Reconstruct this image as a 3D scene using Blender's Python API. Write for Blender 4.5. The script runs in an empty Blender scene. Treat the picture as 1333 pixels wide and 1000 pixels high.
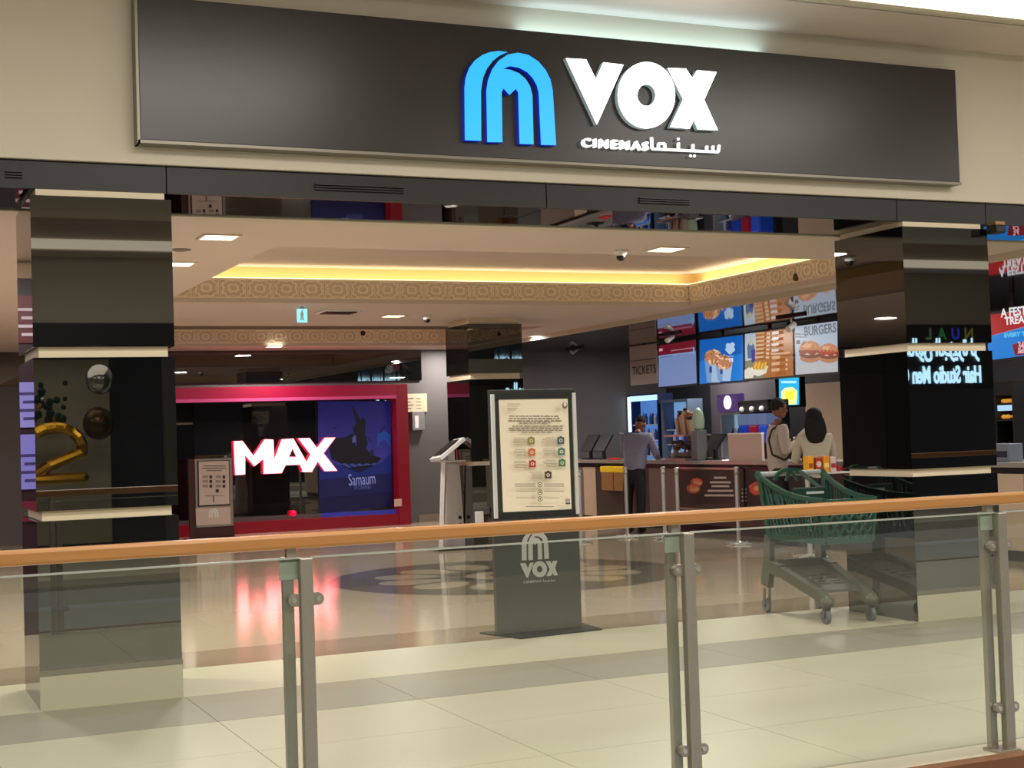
import bpy, bmesh, math, random
from mathutils import Vector, Matrix
from mathutils.geometry import tessellate_polygon
random.seed(7)
C = bpy.context.scene.collection
S = bpy.context.scene
# ------------------------------------------------------------------ camera
F, YAW, PITCH, ROLL, H = 1901.86, 0.42011, 0.034535, -0.031913, 1.55
def _axes():
    f = Vector((math.sin(YAW)*math.cos(PITCH), math.cos(YAW)*math.cos(PITCH), math.sin(PITCH)))
    r = Vector((math.cos(YAW), -math.sin(YAW), 0)); u = r.cross(f)
    c, s = math.cos(ROLL), math.sin(ROLL)
    return c*r+s*u, -s*r+c*u, f
AR, AU, AF = _axes()
cam = bpy.data.cameras.new('camera'); camo = bpy.data.objects.new('camera', cam); C.objects.link(camo)
cam.sensor_fit = 'HORIZONTAL'; cam.sensor_width = 36; cam.lens = 36*F/1333
cam.clip_start = 0.05; cam.clip_end = 200
M = Matrix((AR, AU, -AF)).transposed().to_4x4(); M.translation = Vector((0, 0, H)); camo.matrix_world = M
S.camera = camo
# ------------------------------------------------------------------ world, exposure
w = bpy.data.worlds.new('World'); S.world = w; w.use_nodes = True
bg = w.node_tree.nodes['Background']; bg.inputs[0].default_value = (1.0, .975, .94, 1); bg.inputs[1].default_value = .52
S.view_settings.view_transform = 'Standard'; S.view_settings.look = 'None'
S.view_settings.exposure = 0.0; S.view_settings.gamma = 1
S.view_settings.use_curve_mapping = False
def area(name, loc, size, sy, power, col=(1, .95, .885), rot=(0, 0, 0), spread=180):
    l = bpy.data.lights.new(name, 'AREA'); l.shape = 'RECTANGLE'; l.size = size; l.size_y = sy
    l.energy = power; l.color = col; l.spread = math.radians(spread)
    o = bpy.data.objects.new(name, l); C.objects.link(o); o.location = loc; o.rotation_euler = rot
    return o
# added concourse fill lights without fixtures (over the void and both walkways), outside the frame
for i, x in enumerate((-3, 2.5, 8, 13.5)):
    area('concourse_fill_light', (x, 5.2, 4.7), 2.6, 1.6, 172)
    area('concourse_fill_light', (x, 0.5, 4.7), 2.6, 1.6, 235)

# ------------------------------------------------------------------ pixel -> point on a real plane (frame 1333 x 1000)
def ray(x, y): return AR*((x-666.5)/F) - AU*((y-500)/F) + AF
def PY(x, y, Y): r = ray(x, y); return Vector((0, 0, H)) + r*(Y/r.y)
def PX(x, y, X): r = ray(x, y); return Vector((0, 0, H)) + r*(X/r.x)
def PZ(x, y, Z=0): r = ray(x, y); return Vector((0, 0, H)) + r*((Z-H)/r.z)

# ------------------------------------------------------------------ materials
def lin(c): return tuple(((v/255)/12.92 if v <= 10 else ((v/255+.055)/1.055)**2.4) for v in c)
_m = {}
def mat(name, col, rough=.5, metal=0, emit=None, es=0, ior=1.45, var=.06, scale=8, bump=0, alpha=1, coat=0):
    if name in _m: return _m[name]
    m = bpy.data.materials.new(name); m.use_nodes = True; nt = m.node_tree; b = nt.nodes['Principled BSDF']
    b.inputs['Roughness'].default_value = rough; b.inputs['Metallic'].default_value = metal; b.inputs['IOR'].default_value = ior
    if coat: b.inputs['Coat Weight'].default_value = coat; b.inputs['Coat Roughness'].default_value = .03
    cl = lin(col)
    tc = nt.nodes.new('ShaderNodeTexCoord'); n = nt.nodes.new('ShaderNodeTexNoise'); n.inputs['Scale'].default_value = scale
    n.inputs['Detail'].default_value = 3
    nt.links.new(tc.outputs['Object'], n.inputs['Vector'])
    mx = nt.nodes.new('ShaderNodeMix'); mx.data_type = 'RGBA'
    mx.inputs['A'].default_value = tuple(max(0, v*(1-var)) for v in cl)+(1,); mx.inputs['B'].default_value = tuple(min(1, v*(1+var)) for v in cl)+(1,)
    nt.links.new(n.outputs['Fac'], mx.inputs['Factor']); nt.links.new(mx.outputs['Result'], b.inputs['Base Color'])
    if bump:
        bp = nt.nodes.new('ShaderNodeBump'); bp.inputs['Strength'].default_value = bump; bp.inputs['Distance'].default_value = .01
        nt.links.new(n.outputs['Fac'], bp.inputs['Height']); nt.links.new(bp.outputs['Normal'], b.inputs['Normal'])
    if emit: b.inputs['Emission Color'].default_value = lin(emit)+(1,); b.inputs['Emission Strength'].default_value = es
    _m[name] = m; return m
def screen(col, s=1.0, rough=.4):   # lit display / backlit print colour
    return mat('lit_%d_%d_%d_%d' % (*col, int(s*100)), tuple(v//4 for v in col), rough, emit=col, es=s, var=0)
def ink(col): return mat('ink_%d_%d_%d' % col, col, .5, var=.02)
WALL = mat('cream_plaster', (200, 192, 174), .75, var=.03, scale=1.5)
SOFF = mat('warm_plaster', (206, 193, 182), .8, var=.03, scale=1.2)
BLK = mat('black_back_painted_glass', (11, 11, 12), .01, ior=2.15, var=.1)
BLKM = mat('mirror_black_ceiling_glass', (12, 12, 14), .04, ior=1.75, var=.1)
BLK2 = mat('charcoal_glass_panel', (40, 38, 36), .45, ior=1.4, var=.1)
SIGNB = mat('dark_bronze_composite', (47, 43, 40), .28, var=.05, scale=2)
RIM = mat('grey_aluminium_edge', (128, 124, 112), .4, .6)
BAND = mat('cream_stone_band', (222, 206, 176), .5, var=.04)
STEEL = mat('brushed_steel', (176, 170, 158), .38, .85, var=.08, scale=40)
CHR = mat('chrome', (215, 215, 215), .3, .75, var=.02)
DARKM = mat('dark_metal', (38, 38, 40), .4, .3)
BLKP = mat('black_plastic', (20, 20, 22), .4)
GREYW = mat('grey_taupe_wall', (112, 106, 102), .6, var=.06, scale=2)
DARKW = mat('dark_slate_wall', (46, 48, 56), .55, var=.08, scale=2)
WHITE = mat('white_plastic', (225, 225, 225), .35)
GREEN = mat('dark_green_plastic', (24, 68, 54), .45, var=.12, scale=14)
GREYP = mat('grey_green_plastic', (74, 75, 64), .5, var=.1, scale=10)
def wood_mat():
    m = mat('varnished_oak', (180, 128, 74), .28, var=.1, coat=.4); nt = m.node_tree
    n = [k for k in nt.nodes if k.type == 'TEX_NOISE'][0]; mp = nt.nodes.new('ShaderNodeMapping')
    tc = [k for k in nt.nodes if k.type == 'TEX_COORD'][0]
    mp.inputs['Scale'].default_value = (.5, 14, 14); nt.links.new(tc.outputs['Object'], mp.inputs['Vector']); nt.links.new(mp.outputs['Vector'], n.inputs['Vector'])
    return m
WOOD = wood_mat()
WOODD = mat('brown_timber_edge', (112, 72, 46), .5, var=.2, scale=6)
def glass_mat():
    m = bpy.data.materials.new('balustrade_glass'); m.use_nodes = True; nt = m.node_tree; nt.nodes.clear()
    o = nt.nodes.new('ShaderNodeOutputMaterial'); t = nt.nodes.new('ShaderNodeBsdfTransparent'); t.inputs[0].default_value = (.93, .955, .92, 1)
    g = nt.nodes.new('ShaderNodeBsdfGlossy'); g.inputs['Roughness'].default_value = .01
    d = nt.nodes.new('ShaderNodeBsdfDiffuse'); d.inputs[0].default_value = (.6, .63, .6, 1)
    fr = nt.nodes.new('ShaderNodeFresnel'); ge = nt.nodes.new('ShaderNodeNewGeometry'); mm = nt.nodes.new('ShaderNodeMath'); mm.operation = 'MULTIPLY_ADD'; mm.inputs[1].default_value = 1/1.5-1.5; mm.inputs[2].default_value = 1.5
    nt.links.new(ge.outputs['Backfacing'], mm.inputs[0]); nt.links.new(mm.outputs[0], fr.inputs[0])
    m1 = nt.nodes.new('ShaderNodeMixShader'); m2 = nt.nodes.new('ShaderNodeMixShader'); m2.inputs[0].default_value = .022
    nt.links.new(fr.outputs[0], m1.inputs[0]); nt.links.new(t.outputs[0], m1.inputs[1]); nt.links.new(g.outputs[0], m1.inputs[2])
    nt.links.new(m1.outputs[0], m2.inputs[1]); nt.links.new(d.outputs[0], m2.inputs[2]); nt.links.new(m2.outputs[0], o.inputs[0])
    return m
GLASS = glass_mat()
GEDGE = mat('glass_edge_pale', (176, 182, 172), .3)

# ------------------------------------------------------------------ mesh helpers
def box(bm, a, b, bev=0):
    x0, x1 = sorted((a[0], b[0])); y0, y1 = sorted((a[1], b[1])); z0, z1 = sorted((a[2], b[2]))
    v = [bm.verts.new(p) for p in ((x0,y0,z0),(x1,y0,z0),(x1,y1,z0),(x0,y1,z0),(x0,y0,z1),(x1,y0,z1),(x1,y1,z1),(x0,y1,z1))]
    fs = [bm.faces.new([v[i] for i in f]) for f in ((0,3,2,1),(4,5,6,7),(0,1,5,4),(1,2,6,5),(2,3,7,6),(3,0,4,7))]
    if bev:
        es = list({e for f in fs for e in f.edges})
        bmesh.ops.bevel(bm, geom=es, offset=bev, segments=2, affect='EDGES', profile=.6)
    return bm
def bar(bm, p, q, r, n=8, r2=None, caps=True):
    p, q = Vector(p), Vector(q); d = q-p
    if d.length < 1e-6: return bm
    d.normalize(); a = d.orthogonal().normalized(); b = d.cross(a); r2 = r if r2 is None else r2
    A = []; B = []
    for i in range(n):
        t = 2*math.pi*(i+.5)/n; o = a*math.cos(t)+b*math.sin(t)
        A.append(bm.verts.new(p+o*r)); B.append(bm.verts.new(q+o*r2))
    for i in range(n): bm.faces.new((A[i], A[(i+1)%n], B[(i+1)%n], B[i]))
    if caps: bm.faces.new(A[::-1]); bm.faces.new(B)
    return bm
def flatbar(bm, p, q, w, t, up=(0, 0, 1)):
    p, q = Vector(p), Vector(q); d = (q-p).normalized(); s = d.cross(Vector(up)).normalized(); n = s.cross(d)
    v = []
    for c in (p, q):
        for a, b in ((-1,-1),(1,-1),(1,1),(-1,1)): v.append(bm.verts.new(c+s*a*w/2+n*b*t/2))
    for f in ((0,3,2,1),(4,5,6,7),(0,1,5,4),(1,2,6,5),(2,3,7,6),(3,0,4,7)): bm.faces.new([v[i] for i in f])
    return bm
def prism(bm, pts, off):
    """flat polygon pts (3D) pushed by vector off"""
    off = Vector(off); A = [bm.verts.new(p) for p in pts]; B = [bm.verts.new(Vector(p)+off) for p in pts]; n = len(pts)
    tri = tessellate_polygon([[Vector(p) for p in pts]])
    for t in tri:
        for L, rev in ((A, 1), (B, 0)):
            try: bm.faces.new([L[i] for i in (t[::-1] if rev else t)])
            except ValueError: pass
    for i in range(n): bm.faces.new((A[i], A[(i+1)%n], B[(i+1)%n], B[i]))
    return bm
def lathe(bm, prof, c=(0, 0, 0), n=20):
    c = Vector(c); rings = []
    for r, z in prof: rings.append([bm.verts.new(c+Vector((r*math.cos(2*math.pi*i/n), r*math.sin(2*math.pi*i/n), z))) for i in range(n)])
    for a, b in zip(rings, rings[1:]):
        for i in range(n): bm.faces.new((a[i], a[(i+1)%n], b[(i+1)%n], b[i]))
    bm.faces.new(rings[0][::-1]); bm.faces.new(rings[-1]); return bm
def ball(bm, c, r, u=14, v=10):
    r = (r, r, r) if isinstance(r, (int, float)) else r
    bmesh.ops.create_uvsphere(bm, u_segments=u, v_segments=v, radius=1, matrix=Matrix.Translation(c) @ Matrix.Diagonal((*r, 1))); return bm
def NB(): return bmesh.new()
def obj(name, bm, m=None, parent=None, smooth=False, kind=None, loc=None):
    bmesh.ops.recalc_face_normals(bm, faces=bm.faces)
    me = bpy.data.meshes.new(name); bm.to_mesh(me); bm.free()
    for k in (m if isinstance(m, (list, tuple)) else [m]):
        if k: me.materials.append(k)
    if smooth:
        for p in me.polygons: p.use_smooth = True
    o = bpy.data.objects.new(name, me); C.objects.link(o)
    if loc is not None: o.location = loc
    if parent:
        o.parent = parent
        if parent.location.length or any(parent.rotation_euler):
            if not parent.get('_local'): o.matrix_parent_inverse = Matrix.LocRotScale(parent.location, parent.rotation_euler, None).inverted()
    if kind: o['kind'] = kind
    return o
def thing(name, label, cat, loc=(0, 0, 0), rz=0, group=None, local=False):
    o = bpy.data.objects.new(name, None); C.objects.link(o); o.location = loc; o.rotation_euler = (0, 0, rz)
    o.empty_display_size = .1; o['label'] = label; o['category'] = cat
    if group: o['group'] = group
    if local: o['_local'] = 1
    return o
def tag(o, label, cat, group=None):
    o['label'] = label; o['category'] = cat
    if group: o['group'] = group
    return o
def struct(name, bm, m, parent=None, **k):
    o = obj(name, bm, m, parent, **k)
    if not parent: o['kind'] = 'structure'
    return o
def copy_tree(o, parent=None):
    c = o.copy(); C.objects.link(c)
    if parent: c.parent = parent
    for ch in [k for k in o.children]: copy_tree(ch, c)
    return c
class Print:
    """flat coloured print: polygons given in picture units, mapped by fn(x, y, layer) onto the real surface"""
    def __init__(s, fn, lit=0): s.bm = NB(); s.mats = []; s.fn = fn; s.lit = lit; s.k = 0
    def idx(s, col):
        m = screen(col, s.lit) if s.lit else ink(col)
        if m not in s.mats: s.mats.append(m)
        return s.mats.index(m)
    def poly(s, pts, col, layer=None):
        s.k += 1; L = s.k if layer is None else layer
        P3 = [Vector(s.fn(x, y, L)) for x, y in pts]; i = s.idx(col); V = [s.bm.verts.new(p) for p in P3]
        for t in tessellate_polygon([P3]):
            f = s.bm.faces.new([V[j] for j in t]); f.material_index = i
    def rect(s, x0, y0, x1, y1, col, **k): s.poly([(x0, y0), (x1, y0), (x1, y1), (x0, y1)], col, **k)
    def quad(s, *a, **k): s.poly(a[:-1], a[-1], **k)
    def ell(s, cx, cy, rx, ry, col, n=20, a0=0, a1=360, **k):
        s.poly([(cx+rx*math.cos(math.radians(a0+(a1-a0)*i/n)), cy+ry*math.sin(math.radians(a0+(a1-a0)*i/n))) for i in range(n if a1-a0 == 360 else n+1)], col, **k)
    def done(s, name, parent): 
        me = bpy.data.meshes.new(name); s.bm.to_mesh(me); s.bm.free()
        for m in s.mats: me.materials.append(m)
        o = bpy.data.objects.new(name, me); C.objects.link(o); o.parent = parent
        if parent and (parent.location.length or any(parent.rotation_euler)):
            o.matrix_parent_inverse = Matrix.LocRotScale(parent.location, parent.rotation_euler, None).inverted()
        return o
RF = Matrix.Rotation(math.pi/2, 4, 'X')                                   # faces -Y
RL = Matrix.Rotation(-math.pi/2, 4, 'Z') @ RF                             # faces -X, reads toward -Y
RB = Matrix.Rotation(math.pi, 4, 'Z') @ RF                                # faces +Y
def text(name, s, loc, size, m, parent=None, R=RF, off=0, sp=1, ext=.001, align='LEFT', sx=1, width=None):
    cu = bpy.data.curves.new('t', 'FONT'); cu.body = s; cu.size = size; cu.offset = off; cu.extrude = ext; cu.align_x = align; cu.space_character = sp
    cu.resolution_u = 3
    t = bpy.data.objects.new('t', cu); C.objects.link(t)
    bpy.context.view_layer.update()
    me = bpy.data.meshes.new_from_object(t.evaluated_get(bpy.context.evaluated_depsgraph_get()))
    bpy.data.objects.remove(t)
    if width and len(me.vertices):
        w_ = max(v.co.x for v in me.vertices)-min(v.co.x for v in me.vertices); sx = width/w_
    me.transform(Matrix.Translation(loc) @ R @ Matrix.Diagonal((sx, 1, 1, 1)))
    me.materials.clear(); me.materials.append(m); me.name = name
    o = bpy.data.objects.new(name, me); C.objects.link(o)
    if parent:
        o.parent = parent
        if parent.location.length or any(parent.rotation_euler): o.matrix_parent_inverse = Matrix.LocRotScale(parent.location, parent.rotation_euler, None).inverted()
    return o

# ================================================================== SETTING
def tile_mat(name, col, joint, size, rough, var, off=(0, 0), coat=0, ior=1.5):
    m = mat(name, col, rough, var=var, scale=1.3, ior=ior, coat=coat); nt = m.node_tree
    b = nt.nodes['Principled BSDF']; tc = [k for k in nt.nodes if k.type == 'TEX_COORD'][0]
    br = nt.nodes.new('ShaderNodeTexBrick'); br.offset = 0; br.inputs['Scale'].default_value = 1
    br.inputs['Brick Width'].default_value = size; br.inputs['Row Height'].default_value = size; br.inputs['Mortar Size'].default_value = .0025
    br.inputs['Color1'].default_value = (1, 1, 1, 1); br.inputs['Color2'].default_value = (.965, .965, .965, 1); br.inputs['Mortar'].default_value = (joint, joint, joint, 1)
    mp = nt.nodes.new('ShaderNodeMapping'); mp.inputs['Location'].default_value = (off[0], off[1], 0)
    nt.links.new(tc.outputs['Object'], mp.inputs['Vector']); nt.links.new(mp.outputs['Vector'], br.inputs['Vector'])
    src = b.inputs['Base Color'].links[0].from_socket
    mx = nt.nodes.new('ShaderNodeMix'); mx.data_type = 'RGBA'; mx.blend_type = 'MULTIPLY'; mx.inputs['Factor'].default_value = 1
    nt.links.new(src, mx.inputs['A']); nt.links.new(br.outputs['Color'], mx.inputs['B']); nt.links.new(mx.outputs['Result'], b.inputs['Base Color'])
    return m
T_CON = tile_mat('cream_porcelain_tile', (186, 180, 158), .86, 1.2, .38, .03, (.3, .25))
T_BAND = tile_mat('grey_porcelain_tile', (146, 140, 124), .9, 1.2, .4, .04)
T_IN = tile_mat('polished_beige_stone', (190, 173, 150), .9, .9, .10, .05, ior=1.85)
T_TAN = tile_mat('polished_tan_stone', (162, 142, 118), .9, .9, .10, .05, ior=1.85)
floor = struct('floor', box(NB(), (-14, 5.3, -.3), (24, 25.6, -.012)), mat('floor_screed', (120, 112, 100), .8))
def fl(y0, y1, m, x0=-14, x1=24): return struct('floor_paving', box(NB(), (x0, y0, -.012), (x1, y1, 0)), m, floor)
# concourse strips, each strip of paving a real slab; individual tiles where they read
def tiles(x0, x1, y0, y1, sx, sy, m, name='tile'):
    me = None; g = .004
    nx = int(round((x1-x0)/sx)); ny = int(round((y1-y0)/sy)); sx = (x1-x0)/nx; sy = (y1-y0)/ny
    for i in range(nx):
        for j in range(ny):
            if me is None:
                o = obj(name, box(NB(), (g/2, g/2, -.012), (sx-g/2, sy-g/2, 0)), m, floor); me = o.data
            else:
                o = bpy.data.objects.new(name, me); C.objects.link(o); o.parent = floor
            o.location = (x0+i*sx, y0+j*sy, 0)
MC = mat('cream_porcelain', (186, 180, 158), .38, var=.03, scale=1.3)
tiles(-.6, 9.0, 5.55, 8.2, 1.2, .8833, MC)
fl(5.3, 5.546, MC); fl(5.55, 8.2, T_CON, -14, -.604); fl(5.55, 8.2, T_CON, 9.004, 24)
MB_ = mat('grey_porcelain', (146, 140, 124), .4, var=.04, scale=1.3)
tiles(0.6, 9.0, 8.204, 9.1, 1.2, .896, MB_); fl(8.204, 9.1, T_BAND, -14, .596); fl(8.204, 9.1, T_BAND, 9.004, 24)
fl(9.104, 10.25, T_CON); fl(10.254, 11.05, T_TAN); fl(11.054, 25.6, T_IN)
struct('floor', box(NB(), (-14, -4, -.3), (24, .25, 0)), T_CON)
struct('floor', box(NB(), (-14, -5, -5.2), (24, 26, -5)), T_CON)
struct('trim_1', box(NB(), (-14, 5.22, -.32), (24, 5.3, .012), .004), WOODD)
# bulkhead wall over the shopfront
YF = 9.13
struct('wall_front', box(NB(), (-14, YF, 3.3), (24, YF+.3, 4.9)), WALL)
struct('wall_left', box(NB(), (-14.2, -4, -.3), (-14, 26, 5)), WALL)
struct('wall_right', box(NB(), (24, -4, -.3), (24.2, 26, 5)), WALL)
# concourse ceiling: low margin, bright cove riser, higher field
struct('ceiling', box(NB(), (-14, 8.40, 4.52), (24, YF, 4.62)), SOFF)
struct('ceiling', box(NB(), (-14, -3.3, 4.84), (24, 8.5, 4.94)), WALL)
struct('ceiling', box(NB(), (-14, -4, 4.38), (24, -3.3, 4.48)), SOFF)
struct('ceiling', box(NB(), (-14, -3.34, 4.48), (24, -3.3, 4.84)), SOFF)
cv = thing('cove_light', 'long white lit cove strip in the ceiling above the shopfront', 'light', (5, 8.4, 4.52))
COVE = mat('cove_white', (255, 250, 235), .5, emit=(255, 243, 212), es=1.7, var=0)
obj('diffuser', box(NB(), (-14, 8.36, 4.545), (24, 8.40, 4.70)), COVE, cv)
obj('housing', box(NB(), (-14, 8.34, 4.52), (24, 8.41, 4.545)), WALL, cv)
obj('upstand', box(NB(), (-14, 8.37, 4.70), (24, 8.41, 4.84)), WALL, cv)
# beam of dark glass panels above the opening
beam = thing('shopfront_beam', 'dark glass beam running over the whole cinema entrance', 'beam', (5, YF, 3.14))
for a, b in ((-9.5, -4.6), (-4.6, 0.0), (0.0, 1.77), (1.77, 4.4), (4.4, 7.44), (7.44, 8.33), (8.33, 13)):
    obj('panel', box(NB(), (a+.004, YF+.03, 3.125), (b-.004, YF+.06, 3.29)), BLK2, beam)
    obj('underside_panel', box(NB(), (a+.004, YF+.061, 3.125), (b-.004, 10.0, 3.139)), BLK, beam)
for a, b in ((411, 527), (833, 900), (8, 30)):
    p, q = PY(a, 238, YF), PY(b, 252, YF)
    g = NB()
    for k in range(3): box(g, (p.x, YF+.012, 3.185+k*.016), (q.x, YF+.03, 3.193+k*.016))
    obj('vent_grille', g, BLKP, beam)
obj('core', box(NB(), (-9.5, YF+.07, 3.142), (13, 9.99, 3.3)), BLKP, beam)

# ---- interior ceiling with two coffers
ZC = 3.16
C1 = (3.13, 9.96, 11.73, 16.5); C2 = (3.13, 9.4, 19.8, 24.0)
def slab(x0, x1, y0, y1): struct('ceiling', box(NB(), (x0, y0, ZC), (x1, y1, ZC+.05)), SOFF)
slab(-5, 10.2, 10.0, C1[2]); slab(-5, C1[0], C1[2], C1[3]); slab(C1[1], 10.2, C1[2], C1[3])
slab(-5, 10.2, C1[3], C2[2]); slab(-5, C2[0], C2[2], C2[3]); slab(C2[1], 10.2, C2[2], C2[3]); slab(-5, 10.2, C2[3], 25.2)
struct('trim_2', box(NB(), (-5, 10.0, 3.115), (10.2, 10.16, ZC-.001)), WALL)
struct('trim_3', box(NB(), (10.17, 10.0, 3.09), (10.2, 25.2, ZC)), WALL)
struct('ceiling_panel', box(NB(), (10.2, 10.0, 3.1), (14.6, 25.2, 3.15)), BLKM)
FRZ = mat('carved_sandstone_frieze', (224, 205, 178), .7, var=.08, scale=20, bump=.2)
FRZ2 = mat('carved_frieze_raised', (244, 230, 206), .7, var=.06, scale=20)
GLOWW = mat('cove_painted_glow', (236, 208, 140), .7, var=.02)  # yellow glow of the cove put into the riser colour
LED = mat('warm_led_strip', (255, 240, 190), .5, emit=(255, 236, 180), es=1.8, var=0)
def ornament():
    bm = NB(); w_, h_ = .27, .21
    # lobed square ring
    def ring(s, t):
        pts = []
        for i in range(48):
            a = 2*math.pi*i/48; c_, s_ = math.cos(a), math.sin(a); dg = math.degrees(a) % 90
            k = 1/max(abs(c_), abs(s_)); k = min(k, 1.3)*(1-.26*math.exp(-((dg-45)/9)**2)-.13*math.exp(-(min(dg, 90-dg)/9)**2))
            pts.append((c_*k*s*w_/2, s_*k*s*h_/2))
        return pts
    for s1, s2 in ((1.0, .82), (.5, .30)):
        A, B = ring(s1, 0), ring(s2, 0); n = len(A)
        va = [bm.verts.new((x, 0, z)) for x, z in A]; vb = [bm.verts.new((x, 0, z)) for x, z in B]
        vc = [bm.verts.new((x, -.014, z)) for x, z in A]; vd = [bm.verts.new((x, -.014, z)) for x, z in B]
        for i in range(n):
            j = (i+1) % n
            bm.faces.new((vc[i], vc[j], vd[j], vd[i])); bm.faces.new((va[i], va[j], vc[j], vc[i])); bm.faces.new((vb[i], vd[i], vd[j], vb[j]))
    return bm
def coffer(c, n, first):
    x0, x1, y0, y1 = c; z0, zf, zt = ZC, ZC+.28, ZC+.44
    t = .06
    fz = struct('trim_%d' % n, box(NB(), (x0-.5, y1, z0+.051), (x1+.5, y1+t, zf)), FRZ)
    struct('trim_%d' % n, box(NB(), (x1, y0, z0+.051), (x1+t, y1, zf)), FRZ)
    struct('trim_%d' % n, box(NB(), (x0-t, y0, z0+.051), (x0, y1, zf)), FRZ)
    struct('trim_%d' % n, box(NB(), (x0, y0-t, z0+.051), (x1, y0, zf)), FRZ)
    for a, b in (((x0-.3, y1+.22, zf-.05), (x1+.3, y1+.26, zt)), ((x1+.22, y0-.3, zf-.05), (x1+.26, y1+.26, zt)),
                 ((x0-.26, y0-.3, zf-.05), (x0-.22, y1+.26, zt)), ((x0-.3, y0-.26, zf-.05), (x1+.3, y0-.22, zt))):
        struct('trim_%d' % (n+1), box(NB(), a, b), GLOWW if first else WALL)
    struct('ceiling', box(NB(), (x0-.3, y0-.3, zt), (x1+.3, y1+.3, zt+.05)), SOFF)
    pitch = .31; proto = None
    k = int((x1-x0)/pitch)
    ps = [((x1-pitch*(i+.5), y1, z0+.165), 0) for i in range(k)] + ([((x1, y1-pitch*(i+.5), z0+.165), -math.pi/2) for i in range(int((y1-y0)/pitch))] if first else [])
    for p, r in ps:
        if proto is None:
            o = obj('frieze_ornament', ornament(), FRZ2, fz); proto = o.data
        else: o = bpy.data.objects.new('frieze_ornament', proto); C.objects.link(o); o.parent = fz
        o.location = p; o.rotation_euler = (0, 0, r)
        # flutes between the squares
    fb = NB()
    for p, r in ps:
        for d in (-.012, .012):
            if r == 0: box(fb, (p[0]-pitch/2+d-.005, y1-.012, z0+.06), (p[0]-pitch/2+d+.005, y1, zf-.01))
            else: box(fb, (x1-.012, p[1]-pitch/2+d-.005, z0+.06), (x1, p[1]-pitch/2+d+.005, zf-.01))
    box(fb, (x0, y1-.015, zf-.022), (x1, y1, zf)); box(fb, (x0, y1-.01, z0+.052), (x1, y1, z0+.064))
    if first: box(fb, (x1-.015, y0, zf-.022), (x1, y1, zf))
    o = obj('frieze_moulding', fb, FRZ2, fz); o['kind'] = 'stuff'
    if first:
        l = thing('cove_light', 'warm yellow strip glowing along the rear and right edge of the ceiling recess', 'light', ((x0+x1)/2, y1, zf))
        obj('led_strip', box(NB(), (x0, y1+.002, zf+.001), (x1+.05, y1+.035, zf+.013)), LED, l)
        obj('led_strip', box(NB(), (x1+.002, y0, zf+.001), (x1+.035, y1, zf+.013)), LED, l)
        for (cx_, cy_, sx_, sy_) in (((x0+x1)/2, y1+.13, x1-x0, .12), (x1+.13, (y0+y1)/2, .12, y1-y0)):
            a = area('cove_lamp', (cx_, cy_, zf-.03), sx_, sy_, 12, (1, .85, .6), (math.pi, 0, 0))
coffer(C1, 4, True); coffer(C2, 6, False)

# ---- back wall, side walls
YB = 25.2
struct('wall_back', box(NB(), (-5, YB, -.3), (15, YB+.3, 3.6)), mat('slate_grey_wall', (92, 88, 88), .55, var=.06, scale=2))
struct('wall_side', box(NB(), (14.6, 9.5, -.3), (14.9, 25.4, 3.6)), DARKW)
struct('wall_far_left', box(NB(), (-5.3, 10.2, -.3), (-5, 25.4, 3.6)), mat('charcoal_wall', (48, 44, 46), .5, var=.06, scale=2))
struct('baseboard_back', box(NB(), (9.3, YB-.015, 0), (15, YB, .14)), mat('tan_skirting', (128, 112, 98), .5))
struct('wall_panel', box(NB(), (-5, YB-.06, 2.6), (9.42, YB, 3.16)), BLK)

# ================================================================== PILLARS
def pillar(x0, x1, y0, y1, label, segs=((.0, 1.12), (1.18, 2.10), (2.165, 3.08)), top=3.14):
    t = thing('pillar', label, 'pillar', ((x0+x1)/2, (y0+y1)/2, 0), group=None)
    e = .035
    for a, b in segs:
        pt = .012; g = .003
        obj('glass_panel', box(NB(), (x0, y0, a), (x1, y0+pt, b)), BLK, t)
        obj('glass_panel', box(NB(), (x0, y0+pt+g*.2, a), (x0+pt, y1-pt, b)), BLK, t)
        obj('glass_panel', box(NB(), (x1-pt, y0+pt+g*.2, a), (x1, y1-pt, b)), BLK, t)
        obj('glass_panel', box(NB(), (x0, y1-pt, a), (x1, y1, b)), BLK, t)
        obj('core', box(NB(), (x0+.02, y0+.02, a), (x1-.02, y1-.02, b)), BLKP, t)
    zs = [s[1] for s in segs]
    if y0 < YF+.01: obj('plinth_slab', box(NB(), (x0-.002, y0-.012, 0), (x1+.002, y0-.001, .20), .002), T_CON, t); obj('plinth_trim', box(NB(), (x0-.002, y0-.010, .201), (x1+.002, y0-.001, .235)), RIM, t)
    for i, z in enumerate(zs):
        z2 = segs[i+1][0] if i+1 < len(segs) else top
        obj('recessed_band', box(NB(), (x0+e, y0+e, z), (x1-e, y1-e, z2)), BAND, t)
    return t
pillar(.95, 1.79, YF, 10.0, 'tall glossy black glass pillar left of the entrance, nearest the left edge')
pillar(7.46, 8.31, YF, 10.0, 'tall glossy black glass pillar right of the entrance, behind the shopping cart')
pillar(7.59, 8.40, 18.42, 19.25, 'glossy black glass pillar inside the lobby behind the notice stand', ((0, 1.14), (1.20, 2.32), (2.40, 3.08)), ZC)
pillar(-1.35, -.02, YF+.05, 10.0, 'black glass pillar mostly cut off at the left edge of the view')

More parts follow.
